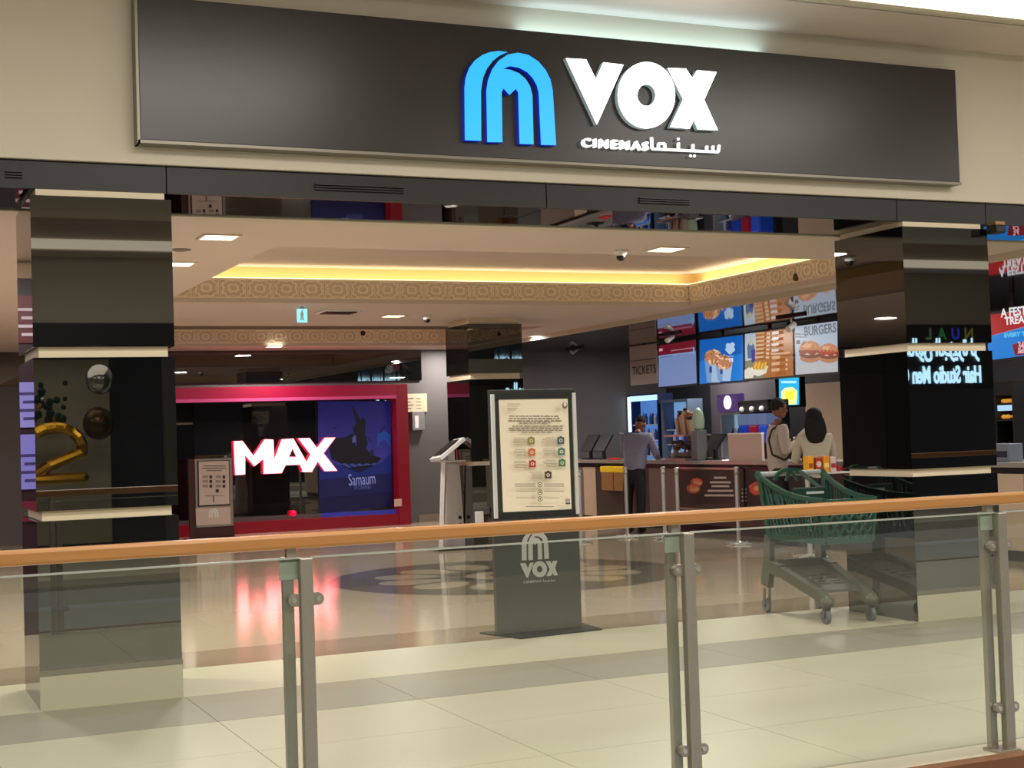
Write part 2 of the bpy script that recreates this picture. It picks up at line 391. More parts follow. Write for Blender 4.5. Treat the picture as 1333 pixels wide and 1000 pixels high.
# ================================================================== SIGN
YS = YF-.12
sg = thing('illuminated_sign', 'long black sign board with blue arch emblem and white letters above the entrance', 'sign', (4.77, YF, 3.42))
obj('board', box(NB(), (1.59, YS, 3.425), (7.95, YF, 4.32), .004), SIGNB, sg)
rb = NB(); box(rb, (1.575, YS-.004, 3.405), (7.96, YF, 3.424)); box(rb, (1.572, YS-.004, 3.405), (1.589, YF, 4.325)); obj('edge_trim', rb, RIM, sg)
def cp(x, y): return 560+x/3.3325, 40+y/3.33
LA = [(150,475),(148,250),(153,205),(168,163),(192,130),(225,106),(260,93),(295,89),(335,93),(300,108),(270,132),(245,165),(228,205),(219,260),(220,478)]
LB = [(247,483),(243,260),(250,215),(268,168),(296,130),(335,104),(380,96),(425,106),(468,134),(500,172),(520,212),(530,260),(545,497),(480,495),
      (470,270),(462,238),(445,207),(420,180),(385,161),(345,154),(315,165),(350,171),(385,186),(412,209),(432,242),(442,280),(447,493),(387,491),(381,268),(371,252),(343,279),(317,250),(309,266),(312,484)]
BLUE = mat('lit_blue_acrylic', (30, 120, 220), .3, emit=(40, 168, 255), es=1.15, var=0)
BLUES = mat('deep_blue_return', (10, 20, 120), .4, emit=(10, 30, 190), es=.45, var=0)
WLIT = mat('lit_white_acrylic', (250, 250, 250), .3, emit=(255, 255, 250), es=3.0, var=0)
WRET = mat('pale_letter_return', (150, 160, 165), .4, emit=(190, 225, 225), es=.18, var=0)
def shape_letter(name, pts, face, ret, parent, holes=None, D=.045, Y=None, pf=None):
    Y = YS if Y is None else Y
    P3 = [(PY(*(pf(*p) if pf else cp(*p)), YS-D)) for p in pts]
    P3 = [Vector((p.x, Y-D, p.z)) for p in P3]
    o = obj(name, prism(NB(), P3, (0, D-.001, 0)), [ret], parent)
    o2 = obj('lit_face', prism(NB(), [p+Vector((0, -.006, 0)) for p in P3], (0, .005, 0)), face, o); o2.matrix_parent_inverse = Matrix()
    return o
shape_letter('emblem_arch', LA, BLUE, BLUES, sg); shape_letter('emblem_arch', LB, BLUE, BLUES, sg)
V_ = [(588,120),(675,125),(718,212),(750,138),(837,148),(722,407)]
X_ = [(1030,162),(1108,165),(1136,207),(1157,172),(1241,180),(1187,300),(1246,431),(1160,428),(1143,385),(1125,425),(1040,418),(1097,298)]
shape_letter('letter', V_, WLIT, WRET, sg)['label'] = 'white lit letter V'
def ringpts(cx, cy, rx, ry, n=36): return [(cx+rx*math.cos(2*math.pi*i/n), cy+ry*math.sin(2*math.pi*i/n)) for i in range(n)]
def ring_letter(parent, face, ret, cx, cy, rx, ry, hx, hy, D=.045):
    A = [PY(*cp(*p), YS-D) for p in ringpts(cx, cy, rx, ry)]; B = [PY(*cp(*p), YS-D) for p in ringpts(cx, cy, hx, hy)]
    def mk(y0, y1):
        bm = NB(); n = len(A); q = []
        for L in (A, B):
            for y in (y0, y1): q.append([bm.verts.new((p.x, y, p.z)) for p in L])
        for i in range(n):
            j = (i+1) % n
            bm.faces.new((q[0][i], q[0][j], q[2][j], q[2][i])); bm.faces.new((q[1][i], q[1][j], q[3][j], q[3][i]))
            bm.faces.new((q[0][i], q[0][j], q[1][j], q[1][i])); bm.faces.new((q[2][i], q[2][j], q[3][j], q[3][i]))
        return bm
    o = obj('letter', mk(YS-D, YS-.001), ret, parent); o2 = obj('lit_face', mk(YS-D-.006, YS-D-.001), face, o); o2.matrix_parent_inverse = Matrix()
    o['label'] = 'white lit letter O'
ring_letter(sg, WLIT, WRET, 937, 280, 124, 144, 40, 47)
shape_letter('letter', X_, WLIT, WRET, sg)['label'] = 'white lit letter X'
WLT2 = mat('lit_white_small_letter', (240, 245, 245), .3, emit=(250, 255, 255), es=1.1, var=0)
p = PY(757, 191, YS-.03); q = PY(843, 195, YS-.03)
text('lettering', 'CINEMAS', (p.x, YS-.03, p.z), .085, WLT2, sg, sp=1.3, off=.001, ext=.02, width=q.x-p.x)
p = PY(847, 196, YS-.03); q = PY(935, 199, YS-.03)
ar = NB(); pr = PY(847, 196, YS-.03)
def strokes(bm, pts, w_, Y, t=.02):
    for a, b in zip(pts, pts[1:]):
        A, B = PY(*a, Y), PY(*b, Y); flatbar(bm, A, B, t, w_, up=(0, 1, 0)) if False else flatbar(bm, A, B, w_, t, up=(0, 1, 0))
for st in ([(848, 179), (849, 194), (935, 198), (936, 189)], [(857, 194), (857, 187), (865, 187), (866, 195)], [(883, 196), (883, 186)], [(902, 196), (902, 188)], [(920, 197), (920, 190)], [(928, 197), (928, 190)]):
    strokes(ar, st, .016, YS-.03)
for x, y in ((883, 181), (899, 203), (904, 203)): c_ = PY(x, y, YS-.03); ball(ar, c_, .011, 8, 6)
obj('arabic_lettering', ar, WLT2, sg)
# real halo glow of the letters on the board comes from their emission; two fill lights are added before and above them
area('letter_fill_light', (5.2, YS-.12, 4.0), 1.2, .4, 3.0, (.85, 1, 1), (math.pi/2, 0, math.pi))
area('letter_fill_light', (5.2, 9.07, 4.335), 2.0, .08, 3.2, (.6, .88, 1), (math.pi, 0, 0))

# ================================================================== BALUSTRADE
YR = 5.37
hr = thing('handrail', 'long varnished oak handrail above the glass balustrade', 'handrail', (4, YR, 1.17))
rl = NB(); box(rl, (-3, YR-.032, 1.148), (12, YR+.032, 1.203), .012)
obj('rail', rl, WOOD, hr, smooth=False)
px = [-1.85, -.17, 1.52, 3.18, 4.88, 6.56]
SC = mat('screw_steel', (210, 210, 205), .25, .9)
names = {1.52: 'steel balustrade post nearest the left, in front of the MAX sign reflection', 3.18: 'middle steel balustrade post, right of the notice stand', 4.88: 'rightmost steel balustrade post in view, in front of the right black pillar'}
def post(x, label):
    t = thing('balustrade_post', label, 'post', (x, YR, 0))
    obj('front_bar', box(NB(), (x-.025, YR-.03, .012), (x+.025, YR+.012, 1.112), .005), STEEL, t)
    obj('rear_bar', box(NB(), (x-.080, YR+.02, .012), (x-.038, YR+.05, 1.115), .003), STEEL, t)
    obj('bracket', box(NB(), (x-.068, YR+.0, 1.112), (x-.03, YR+.03, 1.15)), STEEL, t)
    obj('glass_tab', box(NB(), (x-.095, YR+.013, 1.03), (x-.022, YR+.019, 1.11), .003), GEDGE, t)
    obj('foot_plate', box(NB(), (x-.09, YR-.045, .0), (x+.04, YR+.07, .012), .003), STEEL, t)
    for z in (.955, .20):
        cl = NB()
        for s in (-1, 1):
            cx = x+s*.045
            bar(cl, (cx, YR-.012, z), (cx, YR+.016, z), .024, 20); box(cl, (min(x, cx), YR-.011, z-.0235), (max(x, cx), YR+.015, z+.0235))
        c = obj('clamp', cl, STEEL, t)
        for s in (-1, 1):
            bar_ = NB(); bar(bar_, (x+s*.047, YR-.016, z), (x+s*.047, YR-.012, z), .010, 12); k = obj('screw', bar_, SC, c); k.matrix_parent_inverse = Matrix()
    return t
for x in px: 
    post(x, names.get(x, 'steel balustrade post outside the view, %s' % ('further left' if x < 1 else 'further right')) if x in names else (('far steel post of the glass balustrade beyond the left edge' if x < -1 else 'near steel post of the glass balustrade just beyond the left edge') if x < 1 else 'steel post of the glass balustrade beyond the right edge'))
gl = {0: 'pane of balustrade glass beyond the left edge', 1: 'leftmost balustrade glass pane, in front of the left black pillar', 2: 'balustrade glass pane in front of the notice stand', 3: 'balustrade glass pane in front of the shopping cart', 4: 'rightmost balustrade glass pane, cut by the right edge'}
for i in range(5):
    a, b = px[i]+.024, px[i+1]-.024
    g = obj('glass_pane', box(NB(), (a, YR-.002, .045), (b, YR+.010, 1.108)), GLASS)
    g = tag(g, gl[i], 'glass pane')
    e = NB(); box(e, (a, YR-.003, 1.108), (b, YR+.011, 1.115)); ee = obj('polished_edge', e, GEDGE, g)

# ================================================================== DOWNLIGHTS AND CEILING FITTINGS
DL = mat('downlight_diffuser', (255, 250, 235), .4, emit=(255, 247, 225), es=6, var=0)
def downlight(x, y, z, label, s=.30, power=72, lamp=True):
    t = thing('downlight', label, 'light', (x, y, z), group='recessed ceiling downlights in the lobby')
    f = NB(); h = s/2
    for a, b in (((-h, -h), (h, -h+.025)), ((-h, h-.025), (h, h)), ((-h, -h+.025), (-h+.025, h-.025)), ((h-.025, -h+.025), (h, h-.025))):
        box(f, (x+a[0], y+a[1], z-.012), (x+b[0], y+b[1], z))
    obj('frame', f, BAND, t)
    obj('diffuser', box(NB(), (x-h+.025, y-h+.025, z-.008), (x+h-.025, y+h-.025, z-.001)), DL, t)
    if lamp: area('downlight_or_fill_lamp', (x, y, z-.02), s*.8, s*.8, power, (1, .93, .86))
dl = [((285,308),'square downlight nearest the left black pillar'),((231,343),'downlight half hidden behind the left black pillar'),((867,324),'square downlight above the entrance right of the dome camera'),
      ((512,411),'downlight behind the carved frieze left of the lobby pillar'),((845,413),'downlight below the frieze corner near the ticket screens'),((702,437),'small downlight beside the lobby pillar top'),
      ((357,451),'small far downlight at the foot of the rear frieze'),((1077,374),'downlight at the right end of the frieze beside the right pillar'),((1325,336),'downlight right of the right black pillar')]
for (a, l) in dl:
    p = PZ(*a, ZC); y = min(p.y, 24.3); downlight(p.x if p.y < 24.4 else p.x*.99, y, ZC, l)
for x, y in ((.6, 11.2), (.6, 14.5), (.6, 18), (9.9, 24.5), (-2.5, 12), (-2.5, 17)):  # added lobby lights out of view, without fixtures
    area('downlight_or_fill_lamp', (x, y, ZC-.02), .24, .24, 72, (1, .93, .86))
for x, y in ((12.2, 12.5), (12.2, 16), (12.2, 19.5), (13.7, 22.5)):  # lights added to brighten the counter zone, no fixtures there
    area('counter_fill_light', (x, y, 3.05), .3, .3, 62, (1, .93, .84))
def dome(x, y, z, label):
    t = thing('dome_camera', label, 'camera', (x, y, z))
    obj('mount', lathe(NB(), [(.06, -.03), (.065, -.02), (.065, 0)], (x, y, z)), WHITE, t, smooth=True)
    obj('neck', lathe(NB(), [(.045, -.05), (.052, -.03)], (x, y, z)), WHITE, t)
    obj('dome', ball(NB(), (x, y, z-.055), .042), BLKP, t, smooth=True)
p = PZ(808, 326, ZC); dome(p.x, p.y, ZC, 'white dome camera with a black lens under the entrance ceiling')
p = PZ(556, 411, ZC); dome(p.x, p.y, ZC, 'far dome camera on the lobby ceiling left of the lobby pillar')
# black dome speaker hanging under the beam right of the right pillar
p = PZ(1296, 290, 3.12); t = thing('ceiling_camera', 'black camera box hanging under the beam right of the right pillar', 'camera', (p.x, p.y, 3.12))
obj('bracket', box(NB(), (p.x-.04, p.y-.04, 3.10), (p.x+.06, p.y+.04, 3.125)), mat('copper_trim', (150, 110, 80), .4, .6), t)
obj('housing', box(NB(), (p.x-.05, p.y-.06, 3.03), (p.x+.05, p.y+.06, 3.10), .015), BLKP, t)
# exit sign
p = PZ(393, 399, ZC)
t = thing('exit_sign', 'small lit cyan and white exit sign hanging from the lobby ceiling', 'sign', (p.x, p.y, ZC))
obj('hanger', box(NB(), (p.x-.02, p.y, ZC-.03), (p.x+.02, p.y+.01, ZC)), STEEL, t)
obj('panel', box(NB(), (p.x-.06, p.y-.01, ZC-.19), (p.x+.06, p.y+.015, ZC-.03)), screen((130, 225, 255), 1.6), t)
pr = Print(lambda x, y, L: (p.x+x, p.y-.0105-.0006*L, ZC-.11+y)); 
for a in ([( -.03,-.06),(-.01,-.06),(.0,0),(-.02,.0)],[(0,-.06),(.02,-.06),(.012,0),(-.005,0)],[(-.03,0),(.02,0),(.015,.045),(-.02,.045)]): pr.poly(a, (240,255,255))
pr.ell(.0, .058, .012, .012, (240, 255, 255), 10); pr.done('running_figure', t)
# cassette vent, sprinkler plates, smoke detectors
p = PZ(440, 405, ZC); t = thing('ceiling_vent', 'white slatted air vent on the ceiling right of the exit sign', 'vent', (p.x, p.y, ZC))
obj('frame', box(NB(), (p.x-.25, p.y-.2, ZC-.02), (p.x+.25, p.y+.2, ZC)), WHITE, t)
for k in range(4): obj('slat', box(NB(), (p.x-.2, p.y-.15+k*.08, ZC-.035), (p.x+.2, p.y-.12+k*.08, ZC-.021)), DARKM, t)
for (a, l) in (((235, 325), 'slim grey ceiling slot near the left pillar'), ((977, 390), 'round grey ceiling speaker below the right frieze'), ((900, 405), 'small round smoke detector near the frieze corner')):
    p = PZ(*a, ZC); o = obj('ceiling_plate', lathe(NB(), [(.05, -.012), (.085, -.005), (.09, 0)], (p.x, p.y, ZC)), GREYW, smooth=True); tag(o, l, 'detector')
def jet(p, d, l):
    n = NB(); bar(n, p, Vector(p)+Vector(d)*.02, .045, 14); o = obj('frieze_nozzle', n, mat('brown_disc', (70, 45, 35), .5)); tag(o, l, 'nozzle')
q = PX(1037, 361, C1[1]); jet((q.x-.001, q.y, q.z), (-1, 0, 0), 'dark round nozzle set in the right carved frieze')
q = PY(472, 434, C2[3]); jet((q.x, q.y-.001, q.z), (0, -1, 0), 'small dark nozzle set in the rear carved frieze')
# track lights over the counter
for (a, b, l) in (((748, 452), 775, 'spotlight on a short track above the ticket counter'), ((872, 436), 890, 'small white spotlight beside the first menu screen'), ((1030, 420), 1033, 'white spotlight hanging in front of the third menu screen')):
    q = PX(a[0], a[1], 12.0); zt = 3.1
    t = thing('spotlight', l, 'light', (q.x, q.y, zt))
    obj('track', box(NB(), (q.x-.02, q.y-.35, zt-.03), (q.x+.02, q.y+.35, zt)), DARKM, t)
    obj('stem', bar(NB(), (q.x, q.y, zt-.03), (q.x, q.y, min(zt-.08, q.z)), .012), WHITE, t)
    obj('head', bar(NB(), (q.x+.05, q.y, q.z-.02), (q.x-.08, q.y-.03, q.z-.1), .045, 14), WHITE if b != 775 else STEEL, t, smooth=False)

# ================================================================== FLOOR MEDALLION
med = thing('floor_medallion', 'large round dark and cream stone flower inlay in the lobby floor', 'inlay', (6.5, 14.85, 0))
MD = mat('dark_brown_marble', (112, 100, 88), .1, ior=1.6, var=.1); ML = mat('cream_marble', (190, 176, 152), .1, ior=1.6, var=.06); MK = mat('black_marble', (60, 54, 50), .1, ior=1.6)
obj('border_disc', lathe(NB(), [(1.95, 0), (1.95, .0015)], (6.5, 14.85, 0), 64), MD, med)
for k in range(12):
    a = k*math.pi/6; c_ = Vector((6.5+1.12*math.cos(a), 14.85+1.12*math.sin(a), 0))
    d = Vector((math.cos(a), math.sin(a), 0)); s_ = Vector((-d.y, d.x, 0)); pts = []
    for i in range(20):
        t = 2*math.pi*i/20; pts.append(c_+d*(.36*math.cos(t))+s_*(.25*math.sin(t))*(1+.25*math.cos(t))+Vector((0, 0, .0015)))
    obj('petal', prism(NB(), pts, (0, 0, .001)), ML, med)
for k in range(6):
    a = k*math.pi/3+.26; pts = []
    for i in range(14):
        t = math.pi*i/13; r = .50+.22*math.sin(t); pts.append(Vector((6.5+r*math.cos(a+(t-1.57)*.26), 14.85+r*math.sin(a+(t-1.57)*.26), .0015)))
    obj('leaf', prism(NB(), pts, (0, 0, .0012)), MK, med)
obj('centre_disc', lathe(NB(), [(.46, .0015), (.46, .0028)], (6.5, 14.85, 0), 40), ML, med)
obj('centre_rosette', lathe(NB(), [(.2, .0028), (.2, .0035)], (6.5, 14.85, 0), 12), MD, med)

# ================================================================== NOTICE STAND
YN = 10.40
ns = thing('notice_stand', 'tall black notice stand with a framed film age rating sheet in front of the entrance', 'notice stand', (4.83, YN, 0))
bp = NB(); zb = .012
prism(bp, [Vector((4.40, 10.62, 0)), Vector((4.53, 10.14, 0)), Vector((5.27, 10.22, 0)), Vector((5.30, 10.62, 0))], (0, 0, zb)); obj('base_plate', bp, DARKM, ns)
GRP = mat('graphite_board', (52, 54, 50), .22, ior=1.6)
obj('board', box(NB(), (4.455, YN, zb), (5.185, YN+.05, 1.90), .004), GRP, ns)
fr = NB()
for a, b in (((4.455, .905), (4.485, 1.865)), ((5.155, .905), (5.188, 1.865))): box(fr, (a[0], YN-.022, a[1]), (b[0], YN-.001, b[1]), .004)
obj('side_rail', fr, mat('satin_aluminium', (206, 206, 200), .4, .3), ns)
f2 = NB(); box(f2, (4.485, YN-.016, .905), (5.155, YN-.001, .94)); box(f2, (4.485, YN-.016, 1.825), (5.155, YN-.001, 1.865)); obj('frame_rail', f2, DARKM, ns)
PAP = (238, 226, 200)
def nfn(x, y, L): p = PY(x, y, YN-.004); return (p.x, YN-.004-.0004*L, p.z)
pr = Print(nfn)
pr.quad((649, 520), (739, 519), (744, 663), (655, 667), PAP)
def zx(x, y): return 600+x/5, 500+y/5      # from the 5x study crop
def zr(a, b, c, d, col): pr.quad(zx(a, b), zx(c, b), zx(c, d), zx(a, d), col)
for y, a, b in ((210, 315, 635), (225, 312, 650), (240, 305, 650), (254, 375, 580), (275, 330, 660), (290, 305, 655), (302, 310, 650), (314, 385, 585)):
    x = a
    while x < b-10:
        l = random.randint(12, 46); zr(x, y-3.4, min(b, x+l), y+2.6, (120, 112, 98)); x += l+6
for x, y, c_, g in ((447, 370, (140, 130, 50), 'G'), (638, 368, (60, 90, 100), ''), (449, 445, (190, 96, 40), '15'), (640, 441, (70, 120, 105), 'PG'), (450, 520, (178, 54, 34), '18'), (641, 514, (60, 120, 90), ''), (549, 592, (70, 44, 44), '21')):
    zr(x-22, y-22, x+22, y+22, c_); zr(x-8, y-28, x+8, y-22, c_); pr.ell(*zx(x, y), 2.3, 2.3, (226, 216, 190), 14); pr.ell(*zx(x, y), 1.3, 1.3, c_, 10)
    for k in range(5):
        w_ = random.randint(55, 85); xx = x-42-w_ if x != 549 else x-40-w_
        zr(xx, y-20+k*10, xx+w_, y-15.5+k*10, (168, 158, 138))
for y in (655, 703, 747):
    pr.ell(*zx(494, y), 3.2, 3.2, (60, 56, 50), 18); pr.ell(*zx(494, y), 2.4, 2.4, PAP, 18); zr(489, y-5, 499, y+5, (60, 56, 50))
    for k in range(3 if y == 655 else 1):
        zr(330 if y == 655 else 340, y-8+k*8, 466, y-4+k*8, (150, 140, 122)); zr(520, y-8+k*8, 650 if y < 740 else 620, y-4+k*8, (150, 140, 122))
zr(400, 794, 585, 799, (150, 140, 122))
pr.ell(*zx(653, 140), 3.5, 4.4, (110, 100, 88), 16); pr.ell(*zx(655, 134), 2, 3, PAP, 10)
for k in range(4): zr(280, 130+k*13, 365-k*10, 134+k*13, (170, 158, 134))
zr(657, 770, 688, 781, (60, 70, 90))
for a in (-14, -4, 6): zr(672+a, 745, 678+a, 766, (60, 70, 90))
pr.done('rating_sheet', ns)
MSIL = mat('silver_grey_vinyl', (168, 168, 162), .4, var=.03)
# emblem and letters, flat vinyl on the board
def emb(points, cx, cz, s, yo, th=.0015):
    P = [PY(*cp(*p), YS) for p in points]; c0 = PY(*cp(347, 290), YS)
    return prism(NB(), [Vector((cx+(p.x-c0.x)*s, yo-th, cz+(p.z-c0.z)*s)) for p in P], (0, th*.8, 0))
lg = obj('emblem', emb(LA, 4.80, .675, .345, YN), MSIL, ns); obj('emblem', emb(LB, 4.80, .675, .345, YN), MSIL, ns)
def vfn(pts): return [PY(*p, YN) for p in pts]
def zs(x, y): return 600+x/6.25, 680+y/6.25
for pts in ([(480,335),(525,332),(545,375),(562,330),(592,328),(545,450),(533,450)], [(690,318),(725,316),(738,335),(748,315),(785,313),(765,372),(790,432),(757,434),(745,412),(732,437),(695,438),(722,380)]):
    P = [PY(*zs(*p), YN) for p in pts]; obj('letter', prism(NB(), [Vector((p.x, YN-.0015, p.z)) for p in P], (0, .0012, 0)), MSIL, ns)
rg = NB(); A = [PY(*zs(*p), YN) for p in ringpts(640, 382, 60, 66, 28)]; B_ = [PY(*zs(*p), YN) for p in ringpts(640, 382, 22, 26, 28)]
va = [rg.verts.new((p.x, YN-.0015, p.z)) for p in A]; vb = [rg.verts.new((p.x, YN-.0015, p.z)) for p in B_]
for i in range(28): rg.faces.new((va[i], va[(i+1) % 28], vb[(i+1) % 28], vb[i]))
obj('letter', rg, MSIL, ns)
p = PY(*zs(508, 498), YN); q = PY(*zs(797, 490), YN)
text('lettering', 'CINEMAS', (p.x, YN-.001, p.z), .028, MSIL, ns, width=(q.x-p.x)*.5)
ab = NB(); x0 = p.x+(q.x-p.x)*.56
for k, h in ((0, .024), (.02, .012), (.045, .016), (.07, .016), (.09, .01), (.1, .01)): box(ab, (x0+k, YN-.0012, p.z), (x0+k+.004, YN-.0002, p.z+h))
box(ab, (x0, YN-.0012, p.z), (x0+.105, YN-.0002, p.z+.005)); obj('arabic_lettering', ab, MSIL, ns)
obj('rear_foot', box(NB(), (4.6, YN+.05, zb), (5.04, YN+.2, .05), .005), DARKM, ns)

# ================================================================== MAX WALL
YM = 24.95
mx = thing('screen_wall', 'glossy black wall with glowing MAX letters and a red lit surround', 'wall display', (7, YM, 0))
def M3(x, y, Y=YM): return PY(x, y, Y)
RED = mat('red_painted_glow', (120, 10, 40), .35, emit=(205, 8, 80), es=.15, var=0)  # red light falling on the header, put into the material as emission
RED2 = mat('red_enamel_painted_glow', (110, 10, 28), .3, emit=(200, 5, 40), es=.09, var=0)  # jamb and plinth enamel with the red light painted in as emission
zt_, zh, zb_ = M3(400, 503).z, M3(400, 522).z, M3(400, 672).z
xl, xr, xj = M3(160, 600).x, M3(512, 600).x, M3(527, 600).x
obj('gloss_panel', box(NB(), (xl, YM+.02, .27), (xr, YM+.06, zh)), BLK, mx)
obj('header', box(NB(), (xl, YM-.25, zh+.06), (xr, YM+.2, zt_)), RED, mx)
obj('header_lip', box(NB(), (xl, YM-.26, zh+.005), (xr, YM-.22, zh+.06)), mat('pink_painted_glow_lip', (150, 60, 100), .3, emit=(220, 60, 120), es=.3, var=0), mx)  # pink light along the lip painted in as emission
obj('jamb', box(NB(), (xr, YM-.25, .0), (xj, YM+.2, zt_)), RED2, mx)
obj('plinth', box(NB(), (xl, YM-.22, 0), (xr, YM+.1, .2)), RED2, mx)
obj('ledge', box(NB(), (xl, YM-.05, .2), (M3(415, 600).x, YM+.1, .27)), mat('grey_ledge', (90, 80, 84), .3), mx)
obj('blue_ledge', box(NB(), (M3(415, 600).x, YM-.05, .2), (xr, YM+.1, .27)), screen((60, 60, 170), .5), mx)
ML_ = mat('lit_pink_white_letter', (255, 190, 210), .4, emit=(255, 96, 104), es=6.5, var=0); MR_ = mat('lit_red_return', (255, 0, 60), .4, emit=(255, 0, 40), es=3, var=0)
def z7(x, y): return 200+x/2.942, 380+y/2.941
for nm, pts, hole in (('M', [(306,572),(340,571),(382,628),(425,565),(458,566),(462,640),(490,565),(535,562),(607,690),(572,690),(560,662),(505,664),(490,694),(420,697),(420,640),(385,668),(350,625),(350,699),(312,702)], None),
                      ('X', [(553,561),(597,560),(625,598),(655,559),(696,558),(650,618),(703,685),(655,687),(628,650),(606,688),(566,689),(600,622)], None)):
    P = [M3(*z7(*p), YM-.06) for p in pts]
    o = obj('lit_letters', prism(NB(), [Vector((p.x, YM-.06, p.z)) for p in P], (0, .075, 0)), MR_, mx); o['label'] = 'glowing white and red letters MA' if nm == 'M' else 'glowing white and red letter X'
    c_ = sum(P, Vector())/len(P)
    k = obj('lit_face', prism(NB(), [Vector((p.x, YM-.068, p.z)) for p in P], (0, .006, 0)), ML_, o); k.matrix_parent_inverse = Matrix()
A = [M3(*z7(*p), YM-.07) for p in ((518, 632), (532, 600), (546, 632))]; o = obj('letter_counter', prism(NB(), [Vector((p.x, YM-.072, p.z)) for p in A], (0, .003, 0)), BLKP, mx)
q = M3(*z7(536, 840), YM-.1); obj('red_lamp', ball(NB(), (q.x, YM-.08, .30), .05), MR_, mx)
# film poster
ps = thing('film_poster', 'dark blue backlit film poster with a rocky silhouette on the MAX wall', 'poster', (M3(465, 666).x, YM, .27))
def pfn(x, y, L): p = M3(430+x/6.67, 520+y/6.67); return (p.x, YM+.018-.0012*L, p.z)
pr = Print(pfn, lit=.45)
pr.quad((-105, 10), (525, 12), (540, 925), (-95, 1000), (14, 14, 70))
for k in range(12):
    y = 20+k*46; t = k/11; pr.quad((-105, y), (525, y), (527, y+47), (-104, y+47), (int(22+46*t), int(22+40*t), int(110+50*t)))
pr.poly([(-100, 560), (40, 555), (250, 640), (450, 540), (527, 470), (530, 700), (-97, 720)], (20, 40, 130))
pr.poly([(-98, 700), (530, 640), (534, 800), (-96, 860)], (16, 22, 84))
pr.poly([(410, 300), (470, 270), (520, 310), (520, 420), (470, 350), (430, 370), (405, 420)], (30, 80, 170))
pr.poly([(-10, 420), (40, 335), (130, 330), (195, 290), (215, 400), (300, 410), (350, 480), (445, 510), (400, 560), (270, 600), (120, 570), (10, 520)], (12, 12, 28))
pr.poly([(190, 60), (215, 75), (262, 190), (280, 150), (305, 180), (302, 300), (325, 390), (300, 440), (240, 420), (205, 290), (195, 250), (225, 215)], (14, 12, 26))
pr.poly([(190, 330), (220, 310), (225, 370), (190, 380)], (90, 100, 170)); pr.poly([(430, 300), (450, 240), (485, 235), (460, 260), (445, 290)], (20, 30, 80))
pr.poly([(340, 450), (370, 430), (385, 480), (340, 490)], (30, 30, 60)); pr.poly([(318, 320), (330, 320), (360, 365), (345, 360)], (20, 30, 70)); pr.poly([(10, 240), (60, 235), (40, 265), (20, 250)], (20, 24, 70))
for k in range(5): pr.poly([(100+k*60, 560+k*3), (130+k*60, 555), (180+k*60, 590-k*8), (150+k*50, 592-k*6)], (70, 90, 170))
pr.done('poster_print', ps)
TX = screen((120, 125, 175), 1.0)
a = M3(430+155/6.67, 520+750/6.67); b = M3(430+385/6.67, 520+720/6.67)
text('title_lettering', 'Samaum', (a.x, YM-.025, a.z), .3, TX, ps, width=b.x-a.x, R=Matrix.Rotation(math.radians(-2), 4, 'Y') @ RF)
a = M3(430+205/6.67, 520+775/6.67); b = M3(430+345/6.67, 520+760/6.67); text('title_lettering', 'IN CINEMAS', (a.x, YM-.025, a.z-.02), .11, screen((70, 75, 125), 1.0), ps, width=b.x-a.x)
# wall notice and dispenser beside the surround
YW = YB-.02
p, q = PY(525, 513, YW), PY(556, 536, YW)
t = thing('wall_notice', 'small cream notice on the grey wall right of the red surround', 'notice', (q.x, YW, q.z))
obj('plate', box(NB(), (p.x, YW-.01, q.z), (q.x, YB, p.z)), mat('cream_card', (196, 184, 156), .5), t)
n = NB()
for k in range(4): box(n, (p.x+.04, YW-.013, q.z+.06+k*.06), (p.x+.14+.05*(k % 2), YW-.0105, q.z+.075+k*.06)); box(n, (p.x+.24, YW-.013, q.z+.06+k*.06), (p.x+.34, YW-.0105, q.z+.07+k*.06))
obj('printed_lines', n, ink((90, 84, 74)), t)
p, q = PY(534, 536, YW), PY(551, 560, YW)
t = thing('soap_dispenser', 'grey metal dispenser on the wall below the cream notice', 'dispenser', (q.x, YW, q.z))
obj('housing', box(NB(), (p.x, YW-.1, q.z), (q.x, YB, p.z), .01), mat('dull_steel', (150, 148, 150), .3, .5), t)
obj('window', box(NB(), (p.x+.05, YW-.104, q.z+.04), (p.x+.12, YW-.1005, p.z-.08)), WHITE, t)
p, q = PY(513, 650, YM-.26), PY(523, 659, YM-.26)
o = obj('socket_plate', box(NB(), (p.x, YM-.275, q.z), (q.x, YM-.252, p.z), .004), mat('beige_plastic', (200, 170, 150), .4)); tag(o, 'small beige socket plate low on the red jamb', 'socket')
# second, smaller notice stand
YQ = 23.9
l, r_ = PY(246, 640, YQ).x, PY(304, 640, YQ).x
zt2 = PY(275, 597, YQ).z
t = thing('notice_stand', 'smaller brown notice stand with a cream sheet at the left of the MAX wall', 'notice stand', ((l+r_)/2, YQ, 0))
obj('cabinet', box(NB(), (l, YQ, .02), (r_, YQ+.08, zt2), .004), mat('mahogany_laminate', (70, 34, 32), .3), t)
obj('frame', box(NB(), (l+.1, YQ-.03, .2), (r_-.02, YQ-.001, zt2)), mat('silver_frame', (150, 142, 136), .35, .5), t)
obj('base_plate', box(NB(), (l-.05, YQ-.2, 0), (r_+.05, YQ+.3, .018)), DARKM, t)
pr = Print(lambda x, y, L: (PY(x, y, YQ).x, YQ-.031-.0008*L, PY(x, y, YQ).z))
pr.quad((256, 600), (298, 599), (299, 658), (257, 660), (40, 38, 38)); pr.quad((258, 601), (297, 600), (298, 656), (259, 658), (208, 192, 182))
pr.quad((254, 662), (299, 660), (300, 682), (255, 684), (200, 184, 172))
for k, (a, b) in enumerate(((264, 293), (262, 294), (268, 288))): pr.rect(a, 606+k*3, b, 607.3+k*3, (120, 108, 104))
